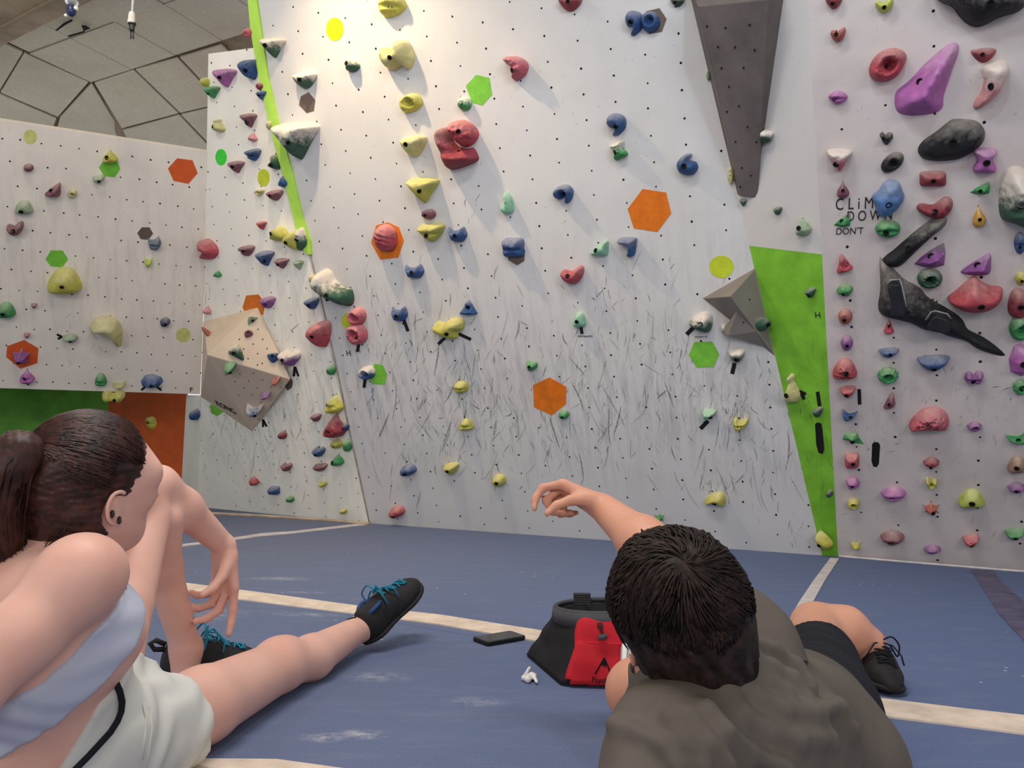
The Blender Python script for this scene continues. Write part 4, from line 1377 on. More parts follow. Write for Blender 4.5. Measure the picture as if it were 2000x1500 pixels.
 ('D', 1654, 669, 24, 30, 'PU', 'oval', 'purple egg shaped climbing hold below the red disc', 's'),
 ('D', 1736, 688, 40, 20, 'B', 'half', 'small blue rail climbing hold above the green cog', 's'),
 ('D', 1823, 708, 64, 32, 'B', 'half', 'larger blue rail climbing hold below the black body', 's'),
 ('D', 1650, 719, 48, 40, 'RP', 'dome', 'pink red dome climbing hold with two ring dents', 'o'),
 ('D', 1734, 732, 44, 34, 'G', 'cog', 'bright green cog shaped climbing hold under the small blue rail', 'p'),
 ('D', 1902, 736, 38, 26, 'PU', 'twin', 'purple curled climbing hold right of the larger blue rail', 'g'),
 ('D', 1656, 764, 31, 24, 'RP', 'half', 'red lip shaped climbing hold left of a black tape strip', 's'),
 ('D', 1737, 781, 23, 32, 'M', 'wedge', 'dark pink fin shaped climbing hold below the green cog', 's', 15),
 ('D', 1660, 808, 31, 23, 'B', 'cresc', 'blue boat shaped climbing hold below the red lip shaped one', 's', -15),
 ('D', 1903, 832, 30, 19, 'PU', 'lens', 'small purple climbing hold right of the pink sponge like one', 'p'),
 ('D', 1664, 898, 28, 28, 'RP', 'sq', 'pink red square climbing hold left below the slot', 's'),
 ('D', 1819, 902, 32, 20, 'R', 'lens', 'red knobbly climbing hold below the pink sponge like one', 'l'),
 ('D', 1666, 942, 26, 22, 'VP', 'lens', 'light purple lens climbing hold above the low yellow knob', 'g', -25),
 ('D', 1745, 963, 51, 28, 'VP', 'lens', 'wide light purple climbing hold with a step on top', 'g'),
 ('D', 1819, 943, 24, 22, 'Y', 'heart', 'yellow climbing hold below the red knobbly one', 'p'),
 ('D', 1667, 982, 25, 20, 'Y', 'oval', 'low yellow knob climbing hold near the left edge of the right wall', 'p'),
 ('D', 1818, 990, 38, 26, 'RB', 'star', 'red and yellow star shaped climbing hold low on the right wall', 's'),
 ('D', 1897, 971, 52, 34, 'LM', 'dome', 'large lime triangular climbing hold low on the right wall', 's'),
 ('D', 1743, 1048, 48, 28, 'M', 'lens', 'wide mauve climbing hold near the bottom of the right wall', 'g'),
 ('D', 1672, 1063, 27, 17, 'Y', 'star', 'small yellow foothold at the bottom left of the right wall', 's'),
 ('D', 1821, 1071, 34, 17, 'PU', 'lens', 'small purple lens foothold at the bottom of the right wall', 'g'),
 ('D', 1896, 1054, 33, 22, 'RP', 'half', 'red striped shell foothold low on the right wall', 'r'),
 ('D', 1981, 1041, 38, 22, 'G', 'half', 'green foothold with pale rim low at the right edge of the photo', 'g'),
 ('D', 1985, 951, 36, 20, 'PU', 'lens', 'purple lens climbing hold low at the right edge of the photo', ''),
 ('D', 1986, 905, 38, 32, 'BR', 'dome', 'brown dome climbing hold at the right edge of the photo', 's'),
 ('D', 1985, 852, 44, 26, 'G', 'cresc', 'dark green banana shaped climbing hold at the right edge of the photo', 's', 20),
 ('D', 1993, 755, 34, 32, 'G', 'cog', 'bright green cog shaped climbing hold cut by the right edge of the photo', 'p'),
]
for h_ in HOLDS:
    wn, x, y, ww, hh, col, shp, lab = h_[:8]
    ft = h_[8] if len(h_) > 8 else ''
    rt = h_[9] if len(h_) > 9 else 0
    kw = h_[10] if len(h_) > 10 else {}
    hold(wn, x, y, ww, hh, col, shp, lab, ft, rt, **kw)

# ---- large holds traced one by one
g4 = lambda ox, oy, L, s=3.75: [(ox + x / s, oy + y / s) for x, y in L]
def traced(wn, col, pts, lab, feat='', **k):
    xs = [p[0] for p in pts]; ys = [p[1] for p in pts]
    return hold(wn, (min(xs) + max(xs)) / 2, (min(ys) + max(ys)) / 2, max(xs) - min(xs), max(ys) - min(ys), col, None, lab, feat, pts=pts, **k)


traced('C', 'R', g4(700, 0, [(605, 950), (635, 930), (665, 945), (690, 1010), (740, 1075), (800, 1090), (845, 1080), (875, 1130), (880, 1175), (800, 1215), (700, 1245), (660, 1225), (620, 1100), (602, 1010)]), 'large red fin shaped climbing hold under the knobbly red ball', 'g', prot=.14)
traced('C', 'RP', g4(700, 0, [(680, 930), (720, 885), (780, 878), (850, 915), (885, 985), (850, 1050), (790, 1080), (740, 1050), (705, 1000)]), 'knobbly red ball climbing hold resting on the large red fin', 'l', prot=.12)
traced('C', 'RP', g4(700, 400, [(140, 205), (170, 150), (215, 138), (260, 165), (285, 210), (285, 290), (255, 335), (195, 340), (150, 305), (140, 260)]), 'red and pink striped climbing hold on the left orange hexagon', 'r', prot=.10)
traced('C', 'Y', g4(700, 400, [(555, 880), (590, 850), (640, 862), (680, 830), (740, 825), (780, 850), (775, 900), (735, 930), (735, 970), (680, 985), (630, 965), (575, 930)]), 'two lobed yellow start hold between two slanting tape marks', '', prot=.09)
traced('C', 'P', g4(360, 400, [(1210, 900), (1230, 868), (1270, 862), (1320, 885), (1345, 950), (1330, 1000), (1270, 1025), (1225, 1000), (1205, 950)]), 'pink climbing hold with pitted side, lower of the stacked pink pair', 'lp', prot=.09)
traced('C', 'DG', g4(360, 400, [(975, 570), (990, 500), (1040, 465), (1085, 490), (1110, 545), (1170, 590), (1225, 610), (1245, 670), (1240, 720), (1205, 745), (1130, 715), (1060, 680), (985, 610)]), 'big white and green slanting climbing hold right of the wall edge', '', prot=.13, chalk=True)
traced('D', 'VP', g4(1600, 0, [(560, 670), (650, 600), (760, 480), (870, 380), (965, 310), (1020, 325), (1020, 390), (985, 480), (945, 600), (910, 710), (905, 790), (840, 830), (720, 845), (640, 845), (560, 805)]), 'big pink purple wedge shaped climbing hold, largest purple one on the right wall', 'sq', prot=.17)
traced('D', 'RP', g4(1600, 0, [(370, 480), (410, 410), (480, 365), (560, 350), (625, 380), (640, 430), (600, 520), (540, 580), (450, 600), (385, 575), (365, 530)]), 'pink ring shaped climbing hold with a wide hollow, left of the big purple wedge', 'lp', prot=.10)
traced('D', 'LP', g4(1600, 0, [(1180, 500), (1230, 460), (1310, 440), (1370, 455), (1390, 510), (1360, 580), (1330, 660), (1260, 740), (1180, 790), (1130, 795), (1135, 740), (1190, 660), (1200, 580)]), 'curved white and pink climbing hold at the right of the big purple wedge', 's', prot=.09, chalk=True)
traced('D', 'K', g4(1600, 0, [(860, -90), (880, 10), (970, 50), (1040, 140), (1120, 195), (1200, 190), (1320, 130), (1470, 80), (1520, 0), (1500, -100)]), 'large black smooth climbing hold cut by the top edge of the photo', 's', prot=.12)
traced('D', 'K', g4(1600, 0, [(720, 1100), (760, 1030), (860, 960), (960, 880), (1010, 870), (1140, 880), (1200, 930), (1215, 990), (1180, 1070), (1080, 1140), (1000, 1170), (860, 1180), (760, 1160)]), 'big black oval climbing hold with a grey centre patch', 'st', prot=.07, bolt=(-.05, .05))
traced('D', 'K', [(1743 + 26 * math.cos(t) * .78 - 16 * math.sin(t) * -.62 * -1, 317 - 26 * math.cos(t) * .62 - 16 * math.sin(t) * .78) for t in np.linspace(0, 6.283, 16, endpoint=False)], 'black oval climbing hold with a ring shaped dent left of the big black oval', 'ps', prot=.05)
traced('G', 'Y', [(1597, 1041), (1603, 1036), (1613, 1043), (1624, 1055), (1627, 1064), (1620, 1071), (1609, 1068), (1600, 1055)], 'yellow slanting foothold at the bottom of the green wedge', 's', prot=.06)
traced('D', 'G', [(1645, 858), (1650, 846), (1662, 842), (1674, 844), (1679, 856), (1688, 868), (1672, 866), (1656, 861)], 'green angular climbing hold left of the slot', 'k', prot=.05)
traced('D', 'LB', g4(1600, 300, [(385, 310), (440, 260), (480, 200), (540, 190), (590, 215), (610, 270), (625, 320), (580, 400), (520, 450), (460, 465), (420, 430), (405, 370)]), 'big blue craggy climbing hold over the stencilled letters', '', prot=.10)
traced('D', 'RP', g4(1600, 300, [(935, 1055), (1000, 1000), (1090, 920), (1140, 890), (1180, 930), (1250, 965), (1320, 970), (1345, 1000), (1330, 1070), (1260, 1130), (1160, 1160), (1060, 1150), (980, 1110)]), 'largest red climbing hold, shell shaped, right of the black body', 's', prot=.13)
traced('D', 'P', g4(1600, 600, [(655, 860), (690, 800), (760, 740), (840, 725), (910, 750), (945, 800), (950, 850), (920, 890), (800, 890), (680, 895)]), 'pink sponge like climbing hold with many pits', 'o', prot=.10, chalk=False)
traced('D', 'DG', g4(1600, 300, [(1315, 300), (1340, 170), (1380, 110), (1460, 90), (1560, 150), (1640, 220), (1640, 470), (1560, 560), (1450, 520), (1340, 480), (1315, 400)]), 'large dark green scaly climbing hold at the right edge of the photo', 'l', prot=.14, chalk=True)
traced('D', 'K', [(1722, 508), (1735, 495), (1745, 488), (1772, 464), (1800, 441), (1825, 424), (1842, 419), (1850, 427), (1845, 442), (1822, 461), (1800, 481), (1780, 500), (1762, 517), (1748, 522), (1730, 517)], 'black bar shaped climbing hold slanting down from the large red one', 's', prot=.06)
blk = traced('D', 'K', [(1717, 505), (1724, 507), (1749, 527), (1765, 545), (1797, 561), (1811, 580), (1840, 596), (1867, 612), (1883, 628), (1890, 644), (1920, 657), (1960, 688), (1959, 696), (1933, 690), (1904, 679), (1888, 666), (1853, 657), (1829, 647), (1803, 644), (1781, 631), (1733, 620), (1717, 609), (1715, 591), (1720, 561)], 'long black body shaped climbing hold with two raised blocks, largest on the right wall', 's', prot=.085)
hold('D', 1990, 592, 44, 60, 'R', 'rock', 'red climbing hold above the green pocket at the right edge of the photo', 's')
hold('D', 1992, 640, 44, 50, 'G', 'oval', 'green pocket climbing hold with yellow inside at the right edge of the photo', 'p')
hold('D', 1995, 702, 50, 66, 'VP', 'rock', 'light purple block climbing hold at the right edge of the photo', 'k')
hold('A', 222, 772, 46, 24, 'Y', 'twin', 'yellow two lobed climbing hold hanging under the lip of the far wall', 's')
# far orange panel
EXTRA['O'] = (P_orange, None, None)
hold('O', 297, 826, 18, 26, 'Y', 'oval', 'yellow oval climbing hold alone on the orange panel', 'g', group='climbing holds on the orange panel')


# details of the big black holds
def loop_on(par, wn, pts, r, mat, off, name):
    pl = wall_of(wn)[0]
    P = [hit(pl, x, y, off) for x, y in pts]
    V, Fc = tube(P, r, 6)
    return mesh(name, V, Fc, mat, parent=par, smooth=True)


M_edge = flat_mat('worn_pale_edge', (150, 150, 154), .5, .2, 40)
M_black = flat_mat('black_resin', (40, 40, 45), .45, .2, 30)
def block(par, wn, pts, off0, off1, name):
    pl = wall_of(wn)[0]
    A = [hit(pl, x, y, off0) for x, y in pts]; c = sum(A) / len(A)
    Bp = [c + (p - c) * .9 + pl[1] * (off1 - off0) for p in A]
    m = len(A)
    o = mesh(name, A + Bp, [tuple(range(m, 2 * m))] + [(i, (i + 1) % m, (i + 1) % m + m, i + m) for i in range(m)], M_black, parent=par)
    b = o.modifiers.new('bevel', 'BEVEL'); b.width = .006; b.segments = 2
    return o


block(blk, 'D', [(1731, 552), (1740, 545), (1758, 544), (1762, 556), (1768, 580), (1772, 604), (1768, 612), (1740, 612), (1737, 580)], .05, .115, 'raised_block')
block(blk, 'D', [(1807, 626), (1818, 608), (1826, 605), (1850, 612), (1859, 622), (1856, 640), (1838, 642), (1812, 637)], .03, .105, 'raised_block')
loop_on(blk, 'D', [(1733, 555), (1739, 547), (1757, 546), (1761, 556), (1766, 578), (1770, 600)], .0035, M_edge, .113, 'worn_edge')
loop_on(blk, 'D', [(1808, 625), (1818, 610), (1826, 607), (1850, 613), (1857, 622)], .0035, M_edge, .103, 'worn_edge')
# ------------------------------------------------------------------ people
def skin_mat(name, rgb, rgb2):
    k = NT(name)
    co = k.co()
    k.set(k.mix(k.ramp(k.noise(co, 9, 4, .6), .35, .7), srgb(*rgb), srgb(*rgb2)), .5, spec=.35)
    k.b.inputs['Subsurface Weight'].default_value = .12
    k.b.inputs['Subsurface Radius'].default_value = (.012, .005, .003)
    k.b.inputs['Subsurface Scale'].default_value = .5
    k.bump(k.noise(co, 220, 3, .6), .06, .001)
    return k.m


def cloth_mat(name, rgb, rgb2, weave=420, rough=.85):
    k = NT(name)
    co = k.co()
    n = k.noise(co, weave, 2, .6)
    k.set(k.mix(k.ramp(k.noise(co, 7, 4, .6), .35, .7), srgb(*rgb), srgb(*rgb2)), rough, spec=.2)
    k.bump(n, .12, .001)
    return k.m


M_skin = skin_mat('skin_fair', (232, 184, 166), (222, 168, 150))
M_skin2 = skin_mat('skin_tan', (214, 158, 132), (204, 144, 118))
M_hairW = flat_mat('hair_auburn', (62, 32, 26), .5, .5, 60, spec=.4)
M_hairM = flat_mat('hair_dark_brown', (42, 29, 24), .6, .5, 60, spec=.25)
M_top = cloth_mat('lycra_pale_blue', (190, 196, 212), (202, 206, 220))
M_shorts = cloth_mat('cotton_off_white', (206, 206, 198), (216, 216, 210))
M_tee = cloth_mat('cotton_khaki_grey', (92, 85, 78), (108, 100, 92))
M_bshort = cloth_mat('nylon_black', (26, 27, 34), (34, 35, 42))
M_shoe = flat_mat('shoe_black', (36, 34, 36), .7, .2, 60)
M_shoeb = flat_mat('shoe_blue', (42, 76, 128), .7, .1, 60)
M_lace = flat_mat('lace_teal', (28, 128, 156), .7, .15, 90)
M_black = flat_mat('black_resin', (40, 40, 45), .45, .2, 30)
M_eyew = flat_mat('eye_white', (230, 225, 220), .3, .02)
M_white = flat_mat('white_plastic', (232, 230, 228), .35, .03)


def field(prims, off=0.0, planes=(), extra=None):
    """inflated smooth union, kept on the negative side of every plane (point, normal)"""
    def f(P, cull):
        d = sdf(prims, P, cull) - off
        if extra is not None: d = extra(P, d)
        for p, n in planes:
            d = np.maximum(d, (P - p) @ n)
        return d
    return f


def skin_obj(name, prims, h, mat, parent=None, off=0.0, planes=(), extra=None, iters=1, pad=.03):
    lo, hi = bounds(prims, pad + max(off, 0))
    return net_obj(name, field(prims, off, planes, extra), lo, hi, h, mat, parent, iters)


def march(prims, x, y, off=0.0, t0=.4):
    """first point of the body seen at photo pixel x, y"""
    d = ray(x, y); L_ = np.linalg.norm(d); d = d / L_
    t = t0
    for _ in range(90):
        s = float(prims((_C + d * t)[None])[0] if callable(prims) else sdf(prims, (_C + d * t)[None])[0]) - off
        if s < .0006: return _C + d * t
        t += s * .9
        if t > 4: break
    return None


def pl3(a, b, c, towards):
    n = unit(np.cross(b - a, c - a))
    if (np.asarray(towards) - a) @ n < 0: n = -n
    return (a, n)


def rot(v, ax, a):
    v = np.asarray(v, float); ax = unit(ax)
    return v * math.cos(a) + np.cross(ax, v) * math.sin(a) + ax * (ax @ v) * (1 - math.cos(a))


def hand(wrist, dirv, palm, s=1.0, curls=(.5, .5, .5, .5), thumb=(.6, .3), spread=.06, thumb_side=1):
    """palm, four unequal bent fingers and a thumb; palm = direction the palm faces"""
    d = unit(dirv); p = unit(np.asarray(palm) - d * (np.asarray(palm) @ d)); sd = np.cross(d, p) * thumb_side
    P = []
    W_ = np.asarray(wrist)
    base = (.030, .010, -.010, -.028); plen = (.084, .088, .083, .074)
    for o, l in zip(base, plen):
        P.append(cap(W_ + sd * o * .55 * s, W_ + d * l * s + sd * o * s, .0155 * s, .0115 * s, .012))
    P.append(cap(W_ + d * .02 * s, W_ + d * .065 * s, .019 * s, .017 * s, .015))
    for i, (o, l, c) in enumerate(zip(base, plen, curls)):
        a = W_ + d * l * s + sd * o * s
        dr = rot(d, p, -spread * (o / .03) * thumb_side)
        lens = [x * (1, 1.08, 1.0, .82)[i] for x in (.040, .026, .021)]
        rr = (.0093, .0086, .0078, .0066)
        for j, q in enumerate(lens):
            dr = rot(dr, np.cross(d, p), c * (.9, 1.1, .7)[j])
            b = a + dr * q * s
            P.append(cap(a, b, rr[j] * s * (1, 1.03, 1, .9)[i], rr[j + 1] * s * (1, 1.03, 1, .9)[i], .004))
            a = b
    a = W_ + d * .022 * s + sd * .022 * s
    td = unit(d * .75 + sd * thumb[0] + p * thumb[1])
    b = a + td * .042 * s
    P.append(cap(a, b, .0145 * s, .0105 * s, .010))
    td = rot(td, np.cross(td, p), .3)
    c = b + td * .030 * s
    P.append(cap(b, c, .0102 * s, .009 * s, .004))
    td = rot(td, np.cross(td, p), .35)
    P.append(cap(c, c + td * .024 * s, .009 * s, .007 * s, .004))
    return P


def head_prims(c, f, up, s=1.0):
    """skull, jaw, nose, lips, ears, brow; c centre of skull, f facing, up crown"""
    f = unit(f); up = unit(np.asarray(up) - f * (np.asarray(up) @ f)); r = np.cross(f, up)
    R = np.stack([r, f, up], 1)
    g = lambda x, y, z: c + (r * x + f * y + up * z) * s
    P = [ell(g(0, -.012, .022), np.array((.074, .092, .083)) * s, R, .02),
         ell(g(0, .028, -.030), np.array((.058, .060, .075)) * s, R, .04),
         ell(g(0, .045, -.082), np.array((.034, .034, .026)) * s, R, .04),
         cap(g(-.050, -.002, -.058), g(-.018, .058, -.092), .020 * s, .016 * s, .03),
         cap(g(.050, -.002, -.058), g(.018, .058, -.092), .020 * s, .016 * s, .03),
         cap(g(-.045, .062, .022), g(.045, .062, .022), .018 * s, .018 * s, .03),
         ell(g(-.034, .062, -.022), np.array((.022, .018, .018)) * s, R, .02), ell(g(.034, .062, -.022), np.array((.022, .018, .018)) * s, R, .02),
         cap(g(0, .085, .004), g(0, .106, -.030), .007 * s, .011 * s, .012), ell(g(-.010, .094, -.034), np.array((.008, .009, .007)) * s, R, .006), ell(g(.010, .094, -.034), np.array((.008, .009, .007)) * s, R, .006),
         ell(g(0, .085, -.056), np.array((.022, .010, .006)) * s, R, .006), ell(g(0, .083, -.066), np.array((.019, .010, .007)) * s, R, .006)]
    for q in (-1, 1):
        P += [ell(g(q * .075, -.010, -.022), np.array((.007, .015, .024)) * s, R @ np.array([[1, 0, 0], [0, .97, -.22], [0, .22, .97]]), .008),
              ell(g(q * .076, -.005, -.044), np.array((.007, .010, .011)) * s, R, .008)]
    return P, g, R


def ear_rim(name, g, q, s, mat, parent):
    pts = [g(q * .081, .004, -.040), g(q * .083, -.010, -.048), g(q * .086, -.022, -.034), g(q * .088, -.026, -.014), g(q * .087, -.020, .001), g(q * .084, -.006, .004), g(q * .079, .004, -.006)]
    V, Fc = tube(np.array(sp_pts(pts, 40))[:-6], (.0034 * s), 6)
    return mesh(name, V, Fc, mat, parent=parent, smooth=True)


def strands(name, paths, r, mat, parent):
    """many fine tapered locks joined into one hair mesh"""
    V = []; Fc = []
    for P in paths:
        P = np.asarray(P); m = len(P)
        T_ = np.gradient(P, axis=0)
        u = np.cross(T_, P - P.mean(0) + np.array([.01, .02, .03])); u /= np.linalg.norm(u, axis=1)[:, None] + 1e-9
        v = np.cross(T_, u); v /= np.linalg.norm(v, axis=1)[:, None] + 1e-9
        s0 = len(V)
        for i in range(m):
            rr = r * (1 - .8 * (i / (m - 1)) ** 3)
            for a in (0, 2.1, 4.2):
                V.append(P[i] + rr * (math.cos(a) * u[i] + math.sin(a) * v[i]))
        for i in range(m - 1):
            for k in range(3):
                q = (k + 1) % 3
                Fc.append((s0 + 3 * i + k, s0 + 3 * i + q, s0 + 3 * i + 3 + q, s0 + 3 * i + 3 + k))
    o = mesh(name, V, Fc, mat, parent=parent, smooth=True)
    o['kind'] = 'stuff'
    return o


def shoe(parent, heel, toe, up, s, ankle, lacecol, name='climbing_shoe', off=0.0):
    """pointed climbing shoe: body, blue rim, laces, heel tab. heel and toe are points on the sole line"""
    heel = np.asarray(heel); toe = np.asarray(toe)
    f = unit(toe - heel); L_ = np.linalg.norm(toe - heel); up = unit(np.asarray(up) - f * (np.asarray(up) @ f)); r = np.cross(f, up)
    R = np.stack([r, f, up], 1)
    g = lambda x, y, z: heel + r * x * s + f * y * L_ + up * z * s
    P = [ell(g(0, .13, .034), (.031 * s, .15 * L_, .036 * s), R, .03), ell(g(0, .12, .062), (.029 * s, .12 * L_, .034 * s), R, .03),
         ell(g(0, .42, .036), (.033 * s, .26 * L_, .036 * s), R, .04), ell(g(0, .40, .058), (.026 * s, .16 * L_, .030 * s), R, .04),
         ell(g(.002, .70, .030), (.043 * s, .24 * L_, .029 * s), R, .04), cap(g(-.002, .8, .026), g(-.006, .945, .018), .024 * s, .017 * s, .03)]
    ak = np.asarray(ankle)
    c = g(0, .22, .095)
    ax = unit(ak - c)
    body = skin_obj(name, P, .0042, M_shoe, parent, planes=[(g(0, .22, .088), unit(up * .9 - f * -.12))])
    rimc = g(0, .235, .084)
    pts = [rimc + r * math.cos(t) * .031 * s + f * math.sin(t) * .135 * L_ + up * (.004 * math.cos(2 * t) - .004) for t in np.linspace(0, 2 * math.pi, 28, endpoint=False)]
    V, Fc = tube(pts, .0052, 8, closed=True)
    mesh('shoe_rim', V, Fc, M_shoeb, parent=body, smooth=True)
    # heel pull tab
    t0 = g(0, -.02, .085)
    V, Fc = tube([t0 + f * .006, t0 - f * .014 + up * .012, t0 - f * .026 + up * .006, t0 - f * .016 - up * .008, t0 + f * .004 - up * .01], .006, 6)
    mesh('pull_tab', V, Fc, M_shoe, parent=body, smooth=True)
    # sole edge
    pts = [g(x, y, .012) for x, y in ((0, -.02), (.030, .12), (.032, .4), (.043, .7), (.028, .9), (-.004, 1.0), (-.032, .9), (-.042, .7), (-.031, .4), (-.030, .12))]
    V, Fc = tube(sp_pts(pts, 60), .0075, 6, closed=True)
    mesh('sole_rim', V, Fc, M_shoe, parent=body, smooth=True)
    # zigzag laces over the instep and a bow
    def top(x, y):
        p = g(x, y, .14); dd = -up; t = 0
        for _ in range(60):
            q = float(sdf(P, (p + dd * t)[None])[0])
            if q < .0015: break
            t += q * .9
        return p + dd * (t - .002)
    Z = []
    for i in range(5):
        y = .42 + i * .085
        Z.append(tube([top(x, y + .035 * (x / .02 + 1) * (1 if i % 2 else .4)) for x in np.linspace(-.021, .021, 7)], .0022 * s, 6))
        Z.append(tube([top(x, y + .07 - .035 * (x / .02 + 1)) for x in np.linspace(-.021, .021, 7)], .0022 * s, 6))
    kn = top(0, .40) + up * .006
    for sg in (-1, 1):
        Z.append(tube(sp_pts([kn, kn + r * sg * .022 + up * .016, kn + r * sg * .045 - up * .004 - f * .012, kn + r * sg * .042 - up * .03 - f * .01, kn + r * sg * .02 - up * .004], 40), .0022 * s, 6))
        Z.append(tube([kn, kn + r * sg * .02 + f * .02, kn + r * sg * .036 + f * .035 - up * .018, kn + r * sg * .045 + f * .03 - up * .04], .002 * s, 6))
    V, Fc = join(Z)
    mesh('laces', V, Fc, lacecol, parent=body, smooth=True)
    return body
# ---- woman sitting at the left
rng = random.Random(3)
pel, wai, che, uch = at(92, 1450, 1.10), at(72, 1372, 1.08), at(66, 1262, 1.03), at(88, 1185, 1.03)
rsh, lsh = at(160, 1124, .97), at(70, 1090, 1.2)
rel, rhd = at(-85, 1372, .86), at(-250, 1560, .80)
hipR, kneR, ankR = at(172, 1490, 1.10), at(545, 1302, 1.64), at(706, 1226, 2.0)
hipL, kneL, ankL = at(196, 1395, 1.2), at(290, 1008, 1.46), at(364, 1268, 1.64)
elbL, wriL = at(308, 948, 1.5), at(436, 1064, 1.67)
hc = at(188, 938, 1.10)
fd = unit(np.array([.52, .85, .02])); hu = unit(np.array([.22, -.08, 1.0]))
HS = .90
HP, hg, HR = head_prims(hc, fd, hu, HS)
rhd[2] = .03
fwd = unit(np.array([.75, .62, 0])); rgt = unit(np.array([.62, -.75, 0]))
torso = [cap(pel, wai, .112, .094, .05), cap(wai, che, .092, .104, .06), cap(che, uch, .104, .076, .05),
         cap(uch, (rsh + lsh) / 2, .070, .058, .04), cap(uch, rsh, .062, .042, .04), cap(uch, lsh, .06, .044, .04),
         ell(che + fwd * .075 + rgt * .05 + np.array([0, 0, .015]), (.055, .055, .055), None, .04), ell(che + fwd * .08 - rgt * .055, (.055, .055, .055), None, .04)]
pelv = [ell(pel - fwd * .01, (.140, .130, .110), None, .05)]
thR = [cap(hipR, hipR + (kneR - hipR) * .5, .080, .067, .04), cap(hipR + (kneR - hipR) * .5, kneR, .067, .055, .02)]
thL = [cap(hipL, hipL + (kneL - hipL) * .5, .048, .044, .015), cap(hipL + (kneL - hipL) * .5, kneL, .044, .042, .006)]
clR = kneR + (ankR - kneR) * .33 + np.array([.005, 0, -.012]); clL = kneL + (ankL - kneL) * .38 + np.array([-.016, .03, .0])
knL2 = kneL + np.array([.012, .035, -.010])
legs = [cap(kneR + np.array([0, 0, .012]), kneR + np.array([.0, .03, .012]), .05, .046, .03), cap(kneR, clR, .05, .050, .02), cap(clR, ankR, .050, .033, .02),
        cap(knL2, clL, .038, .036, .005), cap(clL, ankL, .036, .030, .02),
        cap(ankR, ankR + unit(ankR - kneR) * .03, .033, .03, .02), cap(ankL, ankL - np.array([0, 0, .04]), .033, .03, .02)]
armR = [ell(rsh, (.047, .047, .046), None, .03), cap(rsh, (rsh + rel) / 2, .044, .042, .03), cap((rsh + rel) / 2, rel, .042, .038, .02), cap(rel, rhd + np.array([0, 0, .03]), .037, .026, .02)]
armL = [cap(lsh, elbL, .044, .037, .02), cap(elbL, elbL + (wriL - elbL) * .35, .038, .038, .02), cap(elbL + (wriL - elbL) * .35, wriL, .038, .025, .02)]
hdL = hand(wriL, np.array([.06, .10, -1.0]), np.array([-.6, -.8, 0]), 1.12, (.12, .62, .75, .85), (.25, .6), .03, -1)
hdR = hand(rhd + np.array([0, 0, .025]), np.array([-.5, -.6, -.15]), (0, 0, -1), .95, (.1, .1, .1, .1))
neck = [cap((rsh + lsh) / 2 + np.array([0, 0, .01]), hc + hu * -.06 - fd * .02, .056, .050, .04)]
bodyW = torso + pelv + thR + thL + legs + armR + armL + neck + HP + hdL + hdR
wom = skin_obj('person', bodyW, .0052, M_skin)
tag(wom, 'person with auburn ponytail in pale crop top and off-white shorts, sitting with one knee raised', 'person')
# crop top
tor2 = torso + pelv[:0] + [armR[0]]
def cut_line(a, b, axis):
    """plane through the line a-b, standing square to the limb's axis as far as the line allows"""
    l_ = unit(b - a)
    return (a, unit(axis - l_ * (axis @ l_)))


low = cut_line(at(212, 1322, 1.0), at(80, 1424, .97), wai - che)
ta, tb = at(222, 1150, 1.0), at(0, 1352, 1.0)
tn = unit(np.cross(ta - _C, tb - _C));
if (at(100, 1100, 1) - ta) @ tn < 0: tn = -tn
top_ = (ta, unit(tn + .25 * fwd * 0))
def over_skin(pr, t, reach, minus=()):
    """cloth lying over the skin wherever the listed limbs are, never under it"""
    def f(P, d):
        cu_ = .08 if len(P) == 729 else None
        s = np.maximum(sdf(bodyW, P, cu_) - t, sdf(pr, P) - reach)
        d = np.minimum(d, s)
        if minus: d = np.maximum(d, -(sdf(list(minus), P) - .022))
        return d - .0014 * np.sin((P @ np.array([60., -30, 150])) + 2 * np.sin(P @ np.array([25., 20, 10])))
    return f


ctop = skin_obj('crop_top', torso, .0045, M_top, wom, off=.006, planes=[low, top_], extra=over_skin(torso, .006, .045, armR[1:]))
# shorts
wa, wb, wc = march(bodyW, 220, 1336), march(bodyW, 182, 1418), march(bodyW, 108, 1492)
wpl = cut_line(at(222, 1334, 1.03), at(108, 1492, 1.0), wai - pel)
hemR = hipR + (kneR - hipR) * .33; hR = (hemR, unit(unit(kneR - hipR) + np.array([0, 0, .1])))
hemL = hipL + (kneL - hipL) * .22; hL = (hemL, unit(kneL - hipL))
sh_pr = pelv + [torso[0]] + [cap(hipR, hipR + (kneR - hipR) * .5, .086, .078, .04), cap(hipL, hipL + (kneL - hipL) * .4, .058, .056, .03)]
def sh_extra(P, d):
    d = d - .003 * np.sin(P @ np.array([90., 40, -60]) + 1.5 * np.sin(P @ np.array([30., -50, 20])))
    cu_ = .08 if len(P) == 729 else None
    d = np.minimum(d, np.maximum(sdf(bodyW, P, cu_) - .007, sdf(sh_pr, P) - .03))
    lf = sdf(thL, P) < np.minimum(sdf(thR, P), sdf(pelv, P))
    d = np.where(lf, np.maximum(d, (P - hemL) @ hL[1]), d)
    return np.maximum(d, -(sdf(armR[1:] , P) - .003))
shorts = skin_obj('shorts', sh_pr, .0045, M_shorts, wom, off=.008, planes=[wpl, hR], extra=sh_extra)
sh_f = lambda P: sh_extra(P, sdf(sh_pr, P) - .008)
cd = [march(sh_f, x, y, .003) for x, y in ((223, 1327), (234, 1350), (239, 1372), (237, 1390), (230, 1408), (216, 1430), (196, 1452), (172, 1478), (148, 1502), (110, 1540))]
cd = [c for c in cd if c is not None]
V, Fc = tube(cd, .0045, 8); mesh('waist_cord', V, Fc, M_bshort, parent=shorts, smooth=True)
